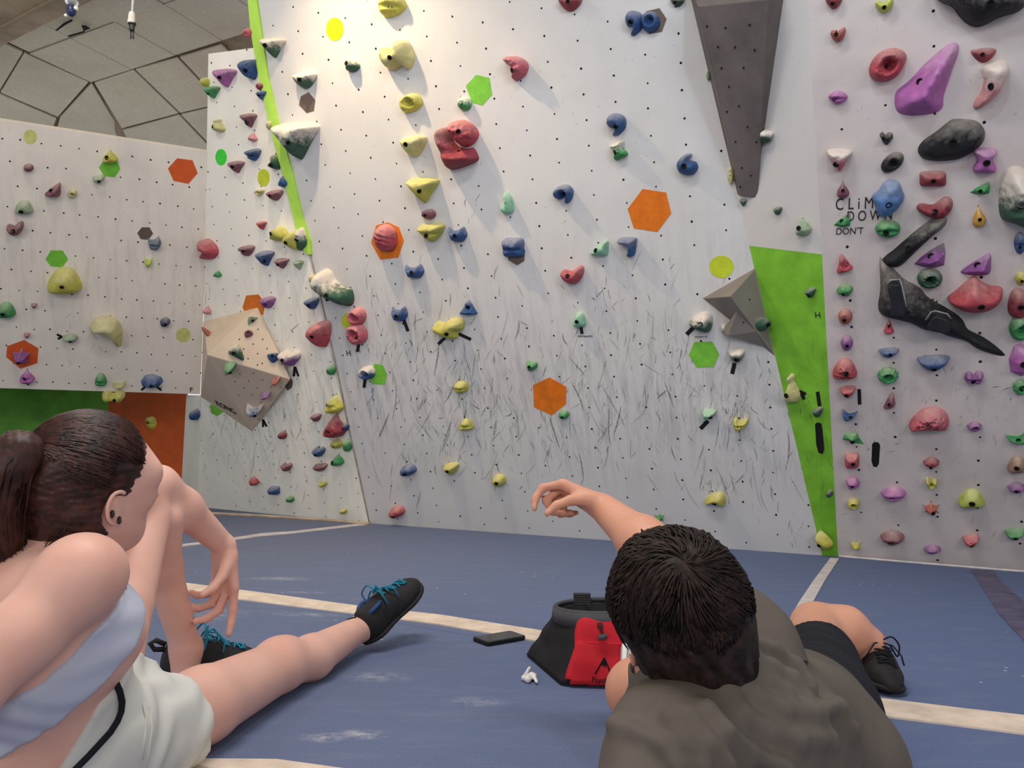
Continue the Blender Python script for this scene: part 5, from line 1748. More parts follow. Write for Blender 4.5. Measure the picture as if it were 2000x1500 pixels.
hem_n = unit(hR[1]); hu1 = unit(np.cross(hem_n, (0, 0, 1))); hu2 = np.cross(hem_n, hu1)
def on_ring(prims, c, u, v, off, n=40, r0=.25):
    out = []
    for t in np.linspace(0, 2 * math.pi, n, endpoint=False):
        dr = math.cos(t) * u + math.sin(t) * v; a = 0.0
        lo_, hi_ = 0.0, r0
        for _ in range(22):
            m = (lo_ + hi_) / 2
            if float(sdf(prims, (c + dr * m)[None])[0]) - off > 0: hi_ = m
            else: lo_ = m
        out.append(c + dr * lo_)
    return out
for pth in (((280, 1372), (286, 1400), (283, 1440), (277, 1485)), ((292, 1380), (297, 1420), (290, 1470), (281, 1510))):
    q = [march(sh_f, x, y, .001) for x, y in pth]
    q = [c for c in q if c is not None]
    if len(q) > 2:
        V, Fc = tube(q, .0022, 5); mesh('seam', V, Fc, M_shorts, parent=shorts, smooth=True)
# hair: cap swept back to the tie, then the ponytail
tie = at(74, 878, 1.035)
hairc = [cap(hg(0, -.05, -.03), at(70, 1050, 1.08), .052, .030, .04), cap(hg(.02, -.05, -.05), at(196, 1030, 1.055), .040, .014, .03), cap(hg(0, -.07, .03), tie, .05, .018, .03), ell(hg(0, -.020, .024), np.array((.082, .096, .090)) * HS, HR, .02), ell(hg(0, -.045, -.035), np.array((.066, .055, .060)) * HS, HR, .04), cap(hg(.045, -.035, -.05), hg(.03, -.05, -.105), .026, .016, .03)]
hairline = pl3(hg(0, .066, .085), hg(.082, .022, .012), hg(-.082, .022, .012), hg(0, .2, .0))
# behind-ear cut
def hair_extra(P, d):
    loc = (P - hc) @ HR / HS
    ear = ((loc[:, 1] + .008) / .022) ** 2 + ((loc[:, 2] + .034) / .028) ** 2 + ((np.abs(loc[:, 0]) - .08) / .03) ** 2
    face = loc[:, 1] - (.070 + .35 * np.minimum(loc[:, 2] - .07, 0) * 1.0)
    side = np.where(loc[:, 2] < -.012, loc[:, 1] + .016, np.where(loc[:, 2] < .02, loc[:, 1] - .022, -1))
    rip = .0016 * np.sin(np.arctan2(loc[:, 0], loc[:, 2] + .02) * 46 + 8 * loc[:, 1] / .1)
    d = d + rip
    d = np.maximum(d, face); d = np.maximum(d, side)
    return np.maximum(d, .006 * (1 - ear))
hair = skin_obj('hair', hairc, .004, M_hairW, wom, extra=hair_extra)
paths = []
tl = np.linalg.inv(HR) @ (tie - hg(0, -.020, .024))
for _ in range(1500):
    # start along the hairline or scalp, run over the skull to the tie
    a = rng.uniform(-2.2, 2.2); b = rng.uniform(-.25, 1.0)
    z0 = math.cos(a) * .9; x0 = math.sin(a)
    y0 = rng.uniform(-.2, .72) if abs(a) < 1.3 else rng.uniform(-.6, .05)
    s0 = unit(np.array([x0, y0, z0])); e0 = unit(tl / np.array((.082, .096, .090)))
    if z0 < -.5 and y0 > -.1: continue
    p = []
    for t in np.linspace(0, 1, 9):
        q = unit(s0 * (1 - t) + e0 * t) * (1.005 + .03 * rng.random())
        p.append(hg(0, -.020, .024) + HR @ (q * np.array((.082, .096, .090)) * HS))
    paths.append(p)
tail = [tie, at(38, 884, 1.0), at(2, 920, .985), at(-14, 985, .985), at(-2, 1050, 1.0), at(22, 1105, 1.01)]
for _ in range(1100):
    o1 = np.array([rng.gauss(0, 1), rng.gauss(0, 1), rng.gauss(0, .8)])
    if np.linalg.norm(o1) > 2: continue
    sc = (.008, .024, .034, .036, .028, .016)
    k_ = rng.uniform(.75, 1.1)
    P_ = [tail[i] + o1 * sc[i] * .62 * np.array([1, 1, .7]) for i in range(6)]
    P_ = np.array(P_)
    P_[:, 2] = tie[2] + (P_[:, 2] - tie[2]) * k_
    paths.append(sp_open(P_, 12) if 'sp_open' in globals() else P_)
# loose strands over the neck
for _ in range(130):
    s0 = hg(rng.uniform(.01, .066), rng.uniform(-.07, -.03), rng.uniform(-.07, -.03))
    e = s0 + HR @ np.array([rng.uniform(-.03, .01), rng.uniform(-.03, .01), rng.uniform(-.075, -.04)])
    mid = (s0 + e) / 2 + HR @ np.array([.012, -.006, .004])
    paths.append([s0, s0 * .4 + mid * .6, mid, mid * .5 + e * .5, e])
strands('hair_strands', paths, .0011, M_hairW, hair)
tailb = [cap(tail[0], tail[1], .014, .024, .02), cap(tail[1], tail[2], .024, .030, .03), cap(tail[2], tail[3], .030, .030, .03), cap(tail[3], tail[4], .030, .022, .03), cap(tail[4], tail[5], .022, .008, .03)]
skin_obj('ponytail', tailb, .005, M_hairW, hair, extra=lambda P, d: d + .002 * np.sin(P @ np.array([420., 260, 40])))
tx = unit(tail[1] - tie); tu = unit(np.cross(tx, (0, 0, 1))); tv = np.cross(tx, tu)
V, Fc = tube([tie + tx * .006 + (tu * math.cos(t) + tv * math.sin(t)) * .0175 for t in np.linspace(0, 2 * math.pi, 20, endpoint=False)], .004, 6, closed=True)
mesh('hair_tie', V, Fc, M_hairW, parent=hair, smooth=True)
ear_rim('ear_rim', hg, 1, HS, M_skin, wom); ear_rim('ear_rim', hg, -1, HS, M_skin, wom)
for q in (-1, 1):
    bm = bmesh.new(); bmesh.ops.create_uvsphere(bm, u_segments=12, v_segments=8, radius=.0115)
    me = bpy.data.meshes.new('eye'); bm.to_mesh(me); bm.free(); me.materials.append(M_eyew)
    e_ = bpy.data.objects.new('eye', me); COL.objects.link(e_); e_.location = hg(q * .033, .072, .0); e_.parent = wom; e_.matrix_parent_inverse = wom.matrix_world.inverted()
    V, Fc = tube([hg(q * .02, .083, .026), hg(q * .036, .078, .031), hg(q * .050, .066, .027)], .0026, 6); mesh('eyebrow', V, Fc, M_hairW, parent=wom, smooth=True)
    V, Fc = tube([hg(q * .020, .089, .003), hg(q * .034, .089, .009), hg(q * .049, .078, .003)], .0022, 6); mesh('eyelashes', V, Fc, M_hairW, parent=wom, smooth=True)
for zz in (-.041, -.030):
    V, Fc = tube([hg(.086, -.004 - (zz + .041) * 1.2, zz) + HR @ np.array([.002 + .003 * math.cos(t), 0, .0045 * math.sin(t)]) for t in np.linspace(0, 2 * math.pi, 12, endpoint=False)], .0016, 6, closed=True)
    mesh('earring', V, Fc, M_bolt, parent=wom, smooth=True)
# climbing shoes
hl = at(722, 1240, 2.0); hl[2] = .018
shoe(wom, hl, at(822, 1148, 2.16), unit(np.array([-.55, -.62, .55])), 1.05, ankR, M_lace)
hl = on_floor(318, 1343, .006); tt = on_floor(452, 1322, .008)
shoe(wom, hl, hl + unit(tt - hl) * .215, (0, 0, 1), 1.1, ankL, M_lace)
# ---- man lounging on his side in front, back to the camera
rng = random.Random(5)
mhc = at(1334, 1202, .97)
mf = unit(np.array([-.20, .95, .14])); mu = unit(np.array([-.17, -.10, 1.0]))
MP, mg, MR = head_prims(mhc, mf, mu, .93)
mls, mrs = at(1316, 1474, .86), at(1446, 1262, 1.10)
nb_ = at(1366, 1340, 1.0)
upb, mid, wst, mpel = at(1400, 1452, .99), at(1470, 1452, 1.08), at(1536, 1432, 1.2), at(1590, 1396, 1.36)
mhr, mkr = at(1604, 1358, 1.42), at(1594, 1226, 1.83)
mfh, mft = on_floor(1700, 1320, .006), on_floor(1738, 1356, .006)
mar = mfh + (mft - mfh) * .22 + np.array([-.01, .0, .088])
mhl, mkl = at(1560, 1396, 1.34), at(1246, 1350, 1.22)
mal = at(1470, 1330, 1.58); mal[2] = .05
mle = at(1262, 1640, .78); mlh = at(1330, 1640, .95); mlh[2] = .03
mre, mrw = at(1304, 1100, 1.30), at(1178, 992, 1.5)
mtor = [cap(upb, mid, .122, .118, .06), cap(mid, wst, .118, .112, .06), cap(wst, mpel, .108, .090, .06), cap(upb, mls, .085, .058, .05), cap(upb, mrs, .085, .058, .05), cap(upb, nb_, .08, .056, .05), cap(nb_, mls, .048, .05, .04), cap(nb_, mrs, .048, .05, .04)]
mpl_ = [ell(mpel, (.100, .110, .088), None, .05)]
mth = [cap(mhr, mkr, .074, .057, .03), cap(mhl, mkl, .078, .047, .03)]
mlg = [cap(mkr, mkr + (mar - mkr) * .4 + np.array([.02, 0, .01]), .054, .052, .03), cap(mkr + (mar - mkr) * .4 + np.array([.02, 0, .01]), mar, .052, .034, .03), cap(mar, mar - np.array([0, 0, .05]), .033, .03, .02), cap(mkl, mal, .046, .036, .03)]
marm = [cap(mls, mle, .052, .045, .04), cap(mle, mlh, .042, .028, .03), cap(mrs, mre, .052, .045, .03), cap(mre, mre + (mrw - mre) * .35, .044, .043, .03), cap(mre + (mrw - mre) * .35, mrw, .043, .029, .03)]
mnk = [cap(nb_, mhc - mu * .065 - mf * .02, .060, .056, .04)]
mhd = hand(mrw, unit(at(1062, 934, 1.56) - mrw), (-.1, -.35, -.9), 1.05, (.75, 1.3, 1.4, 1.45), (.45, .6), .03, 1)
mhd2 = hand(mlh, (.6, .6, -.1), (0, 0, -1), 1.05, (.1, .1, .1, .1))
bodyM = mtor + mpl_ + mth + mlg + marm + mnk + MP + mhd + mhd2
man = skin_obj('person', bodyM, .0052, M_skin2)
tag(man, 'person with short dark hair in khaki grey t-shirt and black shorts, pointing at wall', 'person')
# t-shirt with sleeves and hanging folds
sl = mls + (mle - mls) * .85; sr = mrs + (mre - mrs) * .30
tee_pr = mtor + [cap(mls, mls + (mle - mls) * .95, .062, .056, .04), cap(mrs, mrs + (mre - mrs) * .45, .064, .058, .04), cap(at(1600, 1450, 1.2), at(1680, 1500, 1.16), .075, .060, .08)]
cutw = (mpel + (wst - mpel) * .12, unit(unit(mpel - wst) + np.array([-.25, 0, .3])))
folds = []
def fold(pts, r, off=.010):
    q = [march(tee_pr, x, y, off) for x, y in pts]
    q = [c for c in q if c is not None]
    for a, b in zip(q[:-1], q[1:]): folds.append(cap(a, b, r, r * .95, .012))
for pts_, r_ in (([(1440, 1338), (1478, 1362), (1530, 1386), (1590, 1392), (1640, 1376)], .008), ([(1425, 1352), (1450, 1390), (1500, 1426), (1560, 1446), (1620, 1440)], .009),
                 ([(1385, 1378), (1420, 1428), (1470, 1470), (1540, 1505)], .008), ([(1350, 1395), (1385, 1450), (1430, 1500)], .007), ([(1310, 1400), (1340, 1448), (1372, 1500)], .007),
                 ([(1470, 1252), (1512, 1268), (1555, 1300), (1585, 1340)], .008), ([(1462, 1290), (1505, 1300), (1548, 1325), (1572, 1356)], .008), ([(1455, 1318), (1500, 1330), (1540, 1352)], .006),
                 ([(1640, 1385), (1664, 1425), (1686, 1480)], .008), ([(1600, 1400), (1622, 1450), (1640, 1500)], .006), ([(1190, 1412), (1240, 1424), (1290, 1452), (1325, 1500)], .004)):
    fold(pts_, r_ * 1.1, .0125)
neckax = unit(mhc - mu * .07 - (upb + nb_) / 2)
ncut = nb_ + neckax * .016
def tee_extra(P, d):
    d = np.minimum(d, np.maximum(sdf(bodyM, P, .08 if len(P) == 729 else None) - .007, sdf(tee_pr, P) - .02))
    f = sdf(folds, P)
    k = .016
    h = np.maximum(k - np.abs(d - f), 0) / k
    d = np.minimum(d, f) - h * h * k * .25
    d = d - .0014 * np.sin(P @ np.array([50., -60, 40]) + 1.5 * np.sin(P @ np.array([12., 16, 14])))
    d = np.maximum(d, np.where((P - ncut) @ neckax > -.012, -(sdf(mnk, P) - .004), -1))     # neck opening
    d = np.maximum(d, (P - ncut) @ neckax - 1.6 * np.maximum(np.linalg.norm(P - nb_, axis=1) - .07, 0))
    d = np.maximum(d, np.where(np.linalg.norm(P - sr, axis=1) < .15, (P - sr) @ unit(mre - mrs), -1))
    d = np.maximum(d, np.where(np.linalg.norm(P - sl, axis=1) < .12, (P - sl) @ unit(mle - mls), -1))
    return d
lo_, hi_ = bounds(tee_pr, .05)
tee = net_obj('t_shirt', field(tee_pr, .009, [cutw], tee_extra), lo_, hi_, .005, M_tee, man, 1)
q = [march(tee_pr, x, y, .0105) for x, y in ((1562, 1288), (1578, 1291), (1574, 1312), (1560, 1306))]
if all(c is not None for c in q):
    V, Fc = slab([c for c in q], .002, _C - q[0]); mesh('side_label', V, Fc, M_bshort, parent=tee)
# black shorts
s1 = mhr + (mkr - mhr) * .50; s2 = mhl + (mkl - mhl) * .72
bs_pr = mpl_ + [cap(mhr, mhr + (mkr - mhr) * .8, .080, .066, .03), cap(mhl, mhl + (mkl - mhl) * .8, .080, .066, .04), cap(wst + (mpel - wst) * .6, mpel, .095, .092, .05)]
def bs_extra(P, d):
    d = np.minimum(d, np.maximum(sdf(bodyM, P, .08 if len(P) == 729 else None) - .007, sdf(bs_pr, P) - .02))
    d = d - .002 * np.sin(P @ np.array([60., 80, -50]))
    a = (P - s1) @ unit(mkr - mhr); b = (P - s2) @ unit(mkl - mhl)
    d = np.maximum(d, np.where(np.linalg.norm(P - s1, axis=1) < .32, a, -1))
    return np.maximum(d, np.where(np.linalg.norm(P - s2, axis=1) < .2, b, -1))
bs = net_obj('shorts', field(bs_pr, .009, [(wst + (mpel - wst) * .55, -unit(mpel - wst))], bs_extra), *bounds(bs_pr, .05), .005, M_bshort, man, 1)
# shoe of the right foot
h0 = on_floor(1706, 1352, .006)
shoe(man, mfh, mft, (.1, 0, 1), .92, mar, M_bshort)
h0 = mal.copy(); h0[2] = .01
shoe(man, h0 + np.array([-.02, 0, 0]), h0 + np.array([.17, .06, 0]), (0, .1, 1), 1.1, mal, M_bshort)
# hair: thick cropped cap with tousled locks around the crown
hcen = mg(-.013, -.020, .030)
hax = np.array((.091, .104, .098)) * .93
hm = [ell(hcen, hax, MR, .02), ell(mg(0, -.062, -.045), np.array((.062, .042, .060)) * .93, MR, .05)]
def mh_extra(P, d):
    loc = (P - mhc) @ MR / .93
    d = d + .0022 * np.sin(loc @ np.array([150., 60, 40]) + 2.5 * np.sin(loc @ np.array([50., -70, 60]))) - .0015
    face = loc[:, 1] - (.078 + .5 * np.minimum(loc[:, 2] - .08, 0))
    side = np.where(loc[:, 2] < -.005, loc[:, 1] + .022 + .35 * (loc[:, 2] + .005) * -1 * .3, -1)
    low = -(loc[:, 2] + .092)
    ear = ((loc[:, 1] + .010) / .026) ** 2 + ((loc[:, 2] + .018) / .038) ** 2 + ((np.abs(loc[:, 0]) - .085) / .03) ** 2
    return np.maximum(np.maximum(np.maximum(np.maximum(d, face), side), low), .006 * (1 - ear))
mhair = skin_obj('hair', hm, .004, M_hairM, man, extra=mh_extra)
crown = unit(np.array([-.12, -.62, .78]))
paths = []
for i_ in range(4200):
    v = unit(np.array([rng.gauss(0, 1), rng.gauss(-.2, 1), rng.gauss(.3, .8)])) if i_ < 3000 else unit(np.array([rng.uniform(-.9, .9), rng.uniform(-1.1, -.5), rng.uniform(-1.0, -.1)]))
    if v[2] < -.35 and v[1] > -.1: continue
    if v[1] > .72 or v[2] < -.88: continue
    away = v - crown * (v @ crown); away = unit(away)
    tang = unit(np.cross(crown, away))
    ln = rng.uniform(.3, .75) if v[2] > -.05 else rng.uniform(.12, .25)
    wv = mnoise.noise(Vector((v[0] * 3.2, v[1] * 3.2, v[2] * 3.2)))
    sw = rng.uniform(.2, .5) * math.exp(-2 * max(0, 1 - v @ crown)) + wv * .9 * (v[2] > -.1)
    up_ = (.03 + .10 * max(0, mnoise.noise(Vector((v[0] * 2.4 + 7, v[1] * 2.4, v[2] * 2.4))))) * (v[2] > -.2)
    p = []
    for t in np.linspace(0, 1, 8):
        q = unit(v + (away * t + tang * sw * t * t) * ln + np.array([0, 0, -.12 * t * t]))
        lift = 1.005 + up_ * math.sin(math.pi * t * .85) + .02 * rng.random() * (v[2] > .1)
        p.append(hcen + MR @ (q * hax * lift))
    if v[2] < -.1:
        dn_ = [hcen + MR @ (unit(v + np.array([0, .02, -.5 * t * ln * 2])) * (hax if v[2] > -.5 else hax * np.array([.84, .92, 1])) * 1.01) for t in np.linspace(0, 1, 6)]
        p = dn_
    paths.append(p)
ncn, nrad = mg(0, -.062, -.045), np.array((.062, .042, .060)) * .93
for _ in range(900):
    v = unit(np.array([rng.uniform(-1, 1), rng.uniform(-1, .05), rng.uniform(-.75, .6)]))
    paths.append([ncn + MR @ (unit(v + np.array([.05 * math.sin(6 * v[0]), 0, -.55 * t])) * nrad * 1.12) for t in np.linspace(0, 1, 5)])
strands('hair_strands', paths, .0015, M_hairM, mhair)
ear_rim('ear_rim', mg, 1, .93, M_skin2, man); ear_rim('ear_rim', mg, -1, .93, M_skin2, man)
for q in (-1, 1):
    bm = bmesh.new(); bmesh.ops.create_uvsphere(bm, u_segments=12, v_segments=8, radius=.0115)
    me = bpy.data.meshes.new('eye'); bm.to_mesh(me); bm.free(); me.materials.append(M_eyew)
    e_ = bpy.data.objects.new('eye', me); COL.objects.link(e_); e_.location = mg(q * .033, .072, .0); e_.parent = man; e_.matrix_parent_inverse = man.matrix_world.inverted()
    V, Fc = tube([mg(q * .02, .094, .028), mg(q * .036, .091, .033), mg(q * .052, .080, .029)], .0038, 6); mesh('eyebrow', V, Fc, M_hairM, parent=man, smooth=True)
# ------------------------------------------------------------------ things on the mats
def on_px(x, y): return on_floor(x, y)


# chalk bag: black sack with a red front pocket
M_bagk = cloth_mat('bag_black', (36, 36, 38), (46, 45, 46), 300)
M_bagr = cloth_mat('bag_red', (196, 38, 50), (208, 46, 58), 300)
M_bagg = cloth_mat('bag_grey_rim', (70, 70, 74), (84, 84, 88), 300)
bl, bfr, bbk = on_px(1028, 1282), on_px(1096, 1341), on_px(1250, 1346)
bc = np.array([(bl[0] + bbk[0]) / 2 + .015, (bl[1] + bfr[1]) / 2 + .05, 0])
bag = empty('chalk_bag', bc); tag(bag, 'black and red chalk bag standing on the blue mat beside the dark haired head', 'bag')
base = [bl, bfr, bbk + np.array([.02, .0, 0]), bbk + np.array([.04, .14, 0]), bl + np.array([.11, .13, 0])]
tc = at(1172, 1188, 1.86); tz = tc[2]
top_l = at(1090, 1172, 1.86)
rx = abs(tc[0] - top_l[0]) * 1.05; ry = .085
def ring_base(n):
    P = base + [base[0]]; seg = [np.linalg.norm(P[i + 1] - P[i]) for i in range(5)]; tot = sum(seg); out = []
    for k in range(n):
        s = tot * k / n; i = 0
        while s > seg[i]: s -= seg[i]; i += 1
        out.append(P[i] + (P[i + 1] - P[i]) * s / seg[i])
    return np.array(out)
N_ = 60
RB = ring_base(N_)
angs = np.unwrap(np.array([math.atan2(p[1] - bc[1], p[0] - bc[0]) for p in RB]))
RT = np.array([(tc[0] + rx * math.cos(a), tc[1] + ry * math.sin(a), tz + .004 * math.cos(a)) for a in angs])
rows = []
for i in range(15):
    t = i / 14
    m_ = RB * (1 - t) + RT * t
    bulge = .012 * math.sin(math.pi * t) + (.006 if i == 0 else 0)
    cen = m_.mean(0)
    out = (m_ - cen); out[:, 2] = 0; out /= np.linalg.norm(out, axis=1)[:, None] + 1e-9
    wob = np.array([.007 * math.sin(math.pi * t) * mnoise.noise(Vector((p[0] * 14, p[1] * 14, p[2] * 20))) * 2 for p in m_])
    rows.append(m_ + out * (bulge * 0 + wob)[:, None] + np.array([0, 0, .004]))
V = np.concatenate(rows); Fc = []
for i in range(14):
    for k in range(N_):
        q = (k + 1) % N_
        Fc.append((i * N_ + k, i * N_ + q, i * N_ + N_ + q, i * N_ + N_ + k))
Fc.append(tuple(range(N_))[::-1])
bb = mesh('bag_body', V, Fc, M_bagk, parent=bag, smooth=True)
so = bb.modifiers.new('thick', 'SOLIDIFY'); so.thickness = .003; so.offset = -1
rim = [RT + np.array([0, 0, dz]) for dz in (-.028, -.012, .006)]
rimV = []
for q_, ex in zip(rim, (.004, .007, .004)):
    o_ = q_ - q_.mean(0); o_[:, 2] = 0; o_ /= np.linalg.norm(o_, axis=1)[:, None]
    rimV.append(q_ + o_ * ex)
V = np.concatenate(rimV); Fc = []
for i in range(2):
    for k in range(N_):
        q = (k + 1) % N_
        Fc.append((i * N_ + k, i * N_ + q, i * N_ + N_ + q, i * N_ + N_ + k))
rm = mesh('rim_band', V, Fc, M_bagg, parent=bag, smooth=True); so = rm.modifiers.new('thick', 'SOLIDIFY'); so.thickness = .006; so.offset = 0
V, Fc = tube([p + np.array([0, 0, .006]) for p in RT], .005, 8, closed=True); mesh('rim_piping', V, Fc, M_bagg, parent=bag, smooth=True)
# inside collar
V, Fc = join([(list(RT * .86 + tc * .14 + np.array([0, 0, -.004])) + list(RT * .7 + tc * .3 + np.array([0, 0, -.08])), [(k, (k + 1) % N_, N_ + (k + 1) % N_, N_ + k) for k in range(N_)] + [tuple(range(N_, 2 * N_))])])
mesh('inner_lining', V, Fc, M_bagk, parent=bag, smooth=True)
# carry loop on the back of the rim
kk = int(np.argmin([abs(p[0] - at(1141, 1170, 1.9)[0]) - p[1] for p in RT]))
lp = RT[kk]
V, Fc = box(-.022, .022, -.006, .006, -.03, .022)
lo_b = mesh('webbing_loop', [np.array(v) + lp + np.array([0, -.004, .002]) for v in V], Fc, M_bagg, parent=bag)
for zz in np.linspace(-.024, .018, 8):
    V, Fc = tube([lp + np.array([x, -.011, .002 + zz]) for x in (-.021, 0, .021)], .0018, 5); mesh('webbing_rib', V, Fc, M_bagk, parent=lo_b)
# red front panel follows the front face of the sack
RW = [np.asarray(r) for r in rows]
front = [i for i in range(N_)]
def bag_pt(px, py, off=.003):
    """point on the sack seen at a pixel: nearest front surface sample along the ray"""
    d = ray(px, py); best = None
    for i in range(14):
        for k in range(N_):
            q = (k + 1) % N_
            A, B, C_, D = RW[i][k], RW[i][q], RW[i + 1][q], RW[i + 1][k]
            for tri in ((A, B, C_), (A, C_, D)):
                e1_, e2_ = tri[1] - tri[0], tri[2] - tri[0]
                h_ = np.cross(d, e2_); det = e1_ @ h_
                if abs(det) < 1e-12: continue
                s_ = _C - tri[0]; u_ = (s_ @ h_) / det
                if u_ < -1e-6 or u_ > 1 + 1e-6: continue
                q_ = np.cross(s_, e1_); v_ = (d @ q_) / det
                if v_ < -1e-6 or u_ + v_ > 1 + 1e-6: continue
                t_ = (e2_ @ q_) / det
                if t_ > 0 and (best is None or t_ < best): best = t_
    if best is None: return None
    return _C + d * best - unit(d) * off


def bag_patch(name, left, right, mat, off, parent, nx=10, ny=10):
    G = []
    for j in range(ny + 1):
        t = j / ny * (len(left) - 1); i = min(int(t), len(left) - 2); f_ = t - i
        a = np.array(left[i]) * (1 - f_) + np.array(left[i + 1]) * f_; b = np.array(right[i]) * (1 - f_) + np.array(right[i + 1]) * f_
        for k in range(nx + 1):
            p = a + (b - a) * k / nx
            G.append(bag_pt(p[0], p[1], off))
    ok = [g_ is not None for g_ in G]
    lastp = next(g_ for g_ in G if g_ is not None)
    for i, g_ in enumerate(G):
        if g_ is None: G[i] = lastp
        else: lastp = g_
    Fc = [(j * (nx + 1) + k, j * (nx + 1) + k + 1, (j + 1) * (nx + 1) + k + 1, (j + 1) * (nx + 1) + k) for j in range(ny) for k in range(nx)
          if all(ok[q] for q in (j * (nx + 1) + k, j * (nx + 1) + k + 1, (j + 1) * (nx + 1) + k + 1, (j + 1) * (nx + 1) + k))]
    o = mesh(name, G, Fc, mat, parent=parent, smooth=True)
    s_ = o.modifiers.new('thick', 'SOLIDIFY'); s_.thickness = .003; s_.offset = 0
    return o


rp = bag_patch('red_panel', [(1131, 1201), (1122, 1235), (1123, 1262), (1110, 1300), (1098, 1339)], [(1203, 1202), (1216, 1235), (1217, 1262), (1222, 1300), (1226, 1339)], M_bagr, .004, bag)
tag(rp, 'red front panel with a pocket')
pk = bag_patch('pocket', [(1123, 1252), (1121, 1275), (1110, 1303), (1100, 1337)], [(1216, 1258), (1213, 1275), (1222, 1303), (1226, 1337)], M_bagr, .009, bag)
tag(pk, 'red pocket with a black mountain logo')
def blk_line(pts, r, name, off, parent, mat=None):
    q = [bag_pt(x, y, off) for x, y in pts]; q = [c for c in q if c is not None]
    if len(q) > 1:
        V, Fc = tube(q, r, 6); return mesh(name, V, Fc, mat or M_hole, parent=parent)


blk_line([(1162, 1316), (1168, 1306), (1174, 1296), (1180, 1285)], .0016, 'logo_mark', .0115, pk)
blk_line([(1180, 1285), (1184, 1293), (1188, 1303), (1192, 1316)], .0016, 'logo_mark', .0115, pk)
lg = [bag_pt(x, y, .0118) for x, y in ((1180, 1284), (1186, 1296), (1187, 1302), (1184, 1299), (1182, 1305), (1180, 1298), (1178, 1303), (1176, 1298), (1173, 1299))]
if all(q is not None for q in lg): mesh('logo_mark', lg, [tuple(range(9))], M_hole, parent=pk)
tp, tq = bag_pt(1155, 1332, .0122), bag_pt(1185, 1334, .0122)
if tp is not None and tq is not None:
    c = bpy.data.curves.new('stencil_text', 'FONT'); c.body = 'Psychi'; c.size = .017; c.extrude = .0003
    o = bpy.data.objects.new('stencil_text', c); COL.objects.link(o); o.data.materials.append(M_hole)
    upv = bag_pt(1170, 1322, .0122) - bag_pt(1170, 1334, .0122)
    o.matrix_world = frame(tp, tq - tp, np.cross(tq - tp, upv))
    font_mesh(o, pk)
gp = bag_pt(1172, 1222, .007)
gn = unit(_C - gp); gu = unit(np.cross(gn, (0, 0, 1))); gv = np.cross(gn, gu)
V, Fc = tube([gp + (gu * math.cos(t) + gv * math.sin(t)) * .0062 for t in np.linspace(0, 2 * math.pi, 16, endpoint=False)], .0017, 6, closed=True)
mesh('eyelet', V, Fc, M_bolt, parent=bag, smooth=True)
blk_line([(1171, 1222), (1175, 1232), (1179, 1243)], .0026, 'draw_cord', .012, bag, M_bagk)
V, Fc = tube([bag_pt(1169, 1246, .014), bag_pt(1175, 1245, .016), bag_pt(1184, 1242, .014)], .0065, 8); mesh('cord_lock', V, Fc, M_bagg, parent=bag, smooth=True)
blk_line([(1123, 1252), (1150, 1255), (1180, 1257), (1214, 1258)], .0018, 'pocket_hem', .010, pk, M_bagr)

# phone lying face up
pa, pb, pc_, pd = on_px(927, 1253), on_px(957, 1266), on_px(1024, 1248), on_px(991, 1238)
px_ = unit(pb - pa + (pc_ - pd)); py_ = unit(np.array([-px_[1], px_[0], 0]))
pcn = (pa + pb + pc_ + pd) / 4
wph, lph = .5 * (np.linalg.norm(pb - pa) + np.linalg.norm(pc_ - pd)), .5 * (np.linalg.norm(pd - pa) + np.linalg.norm(pc_ - pb))
if (pd - pa) @ py_ < 0: py_ = -py_
ph = empty('phone', pcn); tag(ph, 'black phone lying on the mat left of the chalk bag', 'phone')
def rounded(w, l, r, z0, z1, n=5):
    o = []
    for cx_, cy_, a0 in ((w / 2 - r, l / 2 - r, 0), (-w / 2 + r, l / 2 - r, 90), (-w / 2 + r, -l / 2 + r, 180), (w / 2 - r, -l / 2 + r, 270)):
        for k in range(n + 1):
            a = math.radians(a0 + 90 * k / n); o.append((cx_ + r * math.cos(a), cy_ + r * math.sin(a)))
    m = len(o)
    V = [(x, y, z0) for x, y in o] + [(x, y, z1) for x, y in o]
    return V, [tuple(range(m))[::-1], tuple(range(m, 2 * m))] + [(i, (i + 1) % m, (i + 1) % m + m, i + m) for i in range(m)]


def put(name, vf, mat, c, ax, ay, parent, bev=0):
    V, Fc = vf
    o = mesh(name, [c + ax * v[0] + ay * v[1] + np.array([0, 0, v[2]]) for v in V], Fc, mat, parent=parent)
    if bev:
        b = o.modifiers.new('bevel', 'BEVEL'); b.width = bev; b.segments = 3
    return o


M_ph = flat_mat('phone_case', (24, 24, 27), .5, .1, 60)
M_glass = NT('phone_glass').set(srgb(18, 19, 22), .08, spec=.6)
put('case', rounded(wph, lph, .011, .001, .012), M_ph, pcn, px_, py_, ph, .002)
put('screen', rounded(wph - .008, lph - .008, .009, .0121, .0126), M_glass, pcn, px_, py_, ph)
put('side_button', box(wph / 2 - .0005, wph / 2 + .0012, .01, .032, .005, .009), M_ph, pcn, px_, py_, ph)

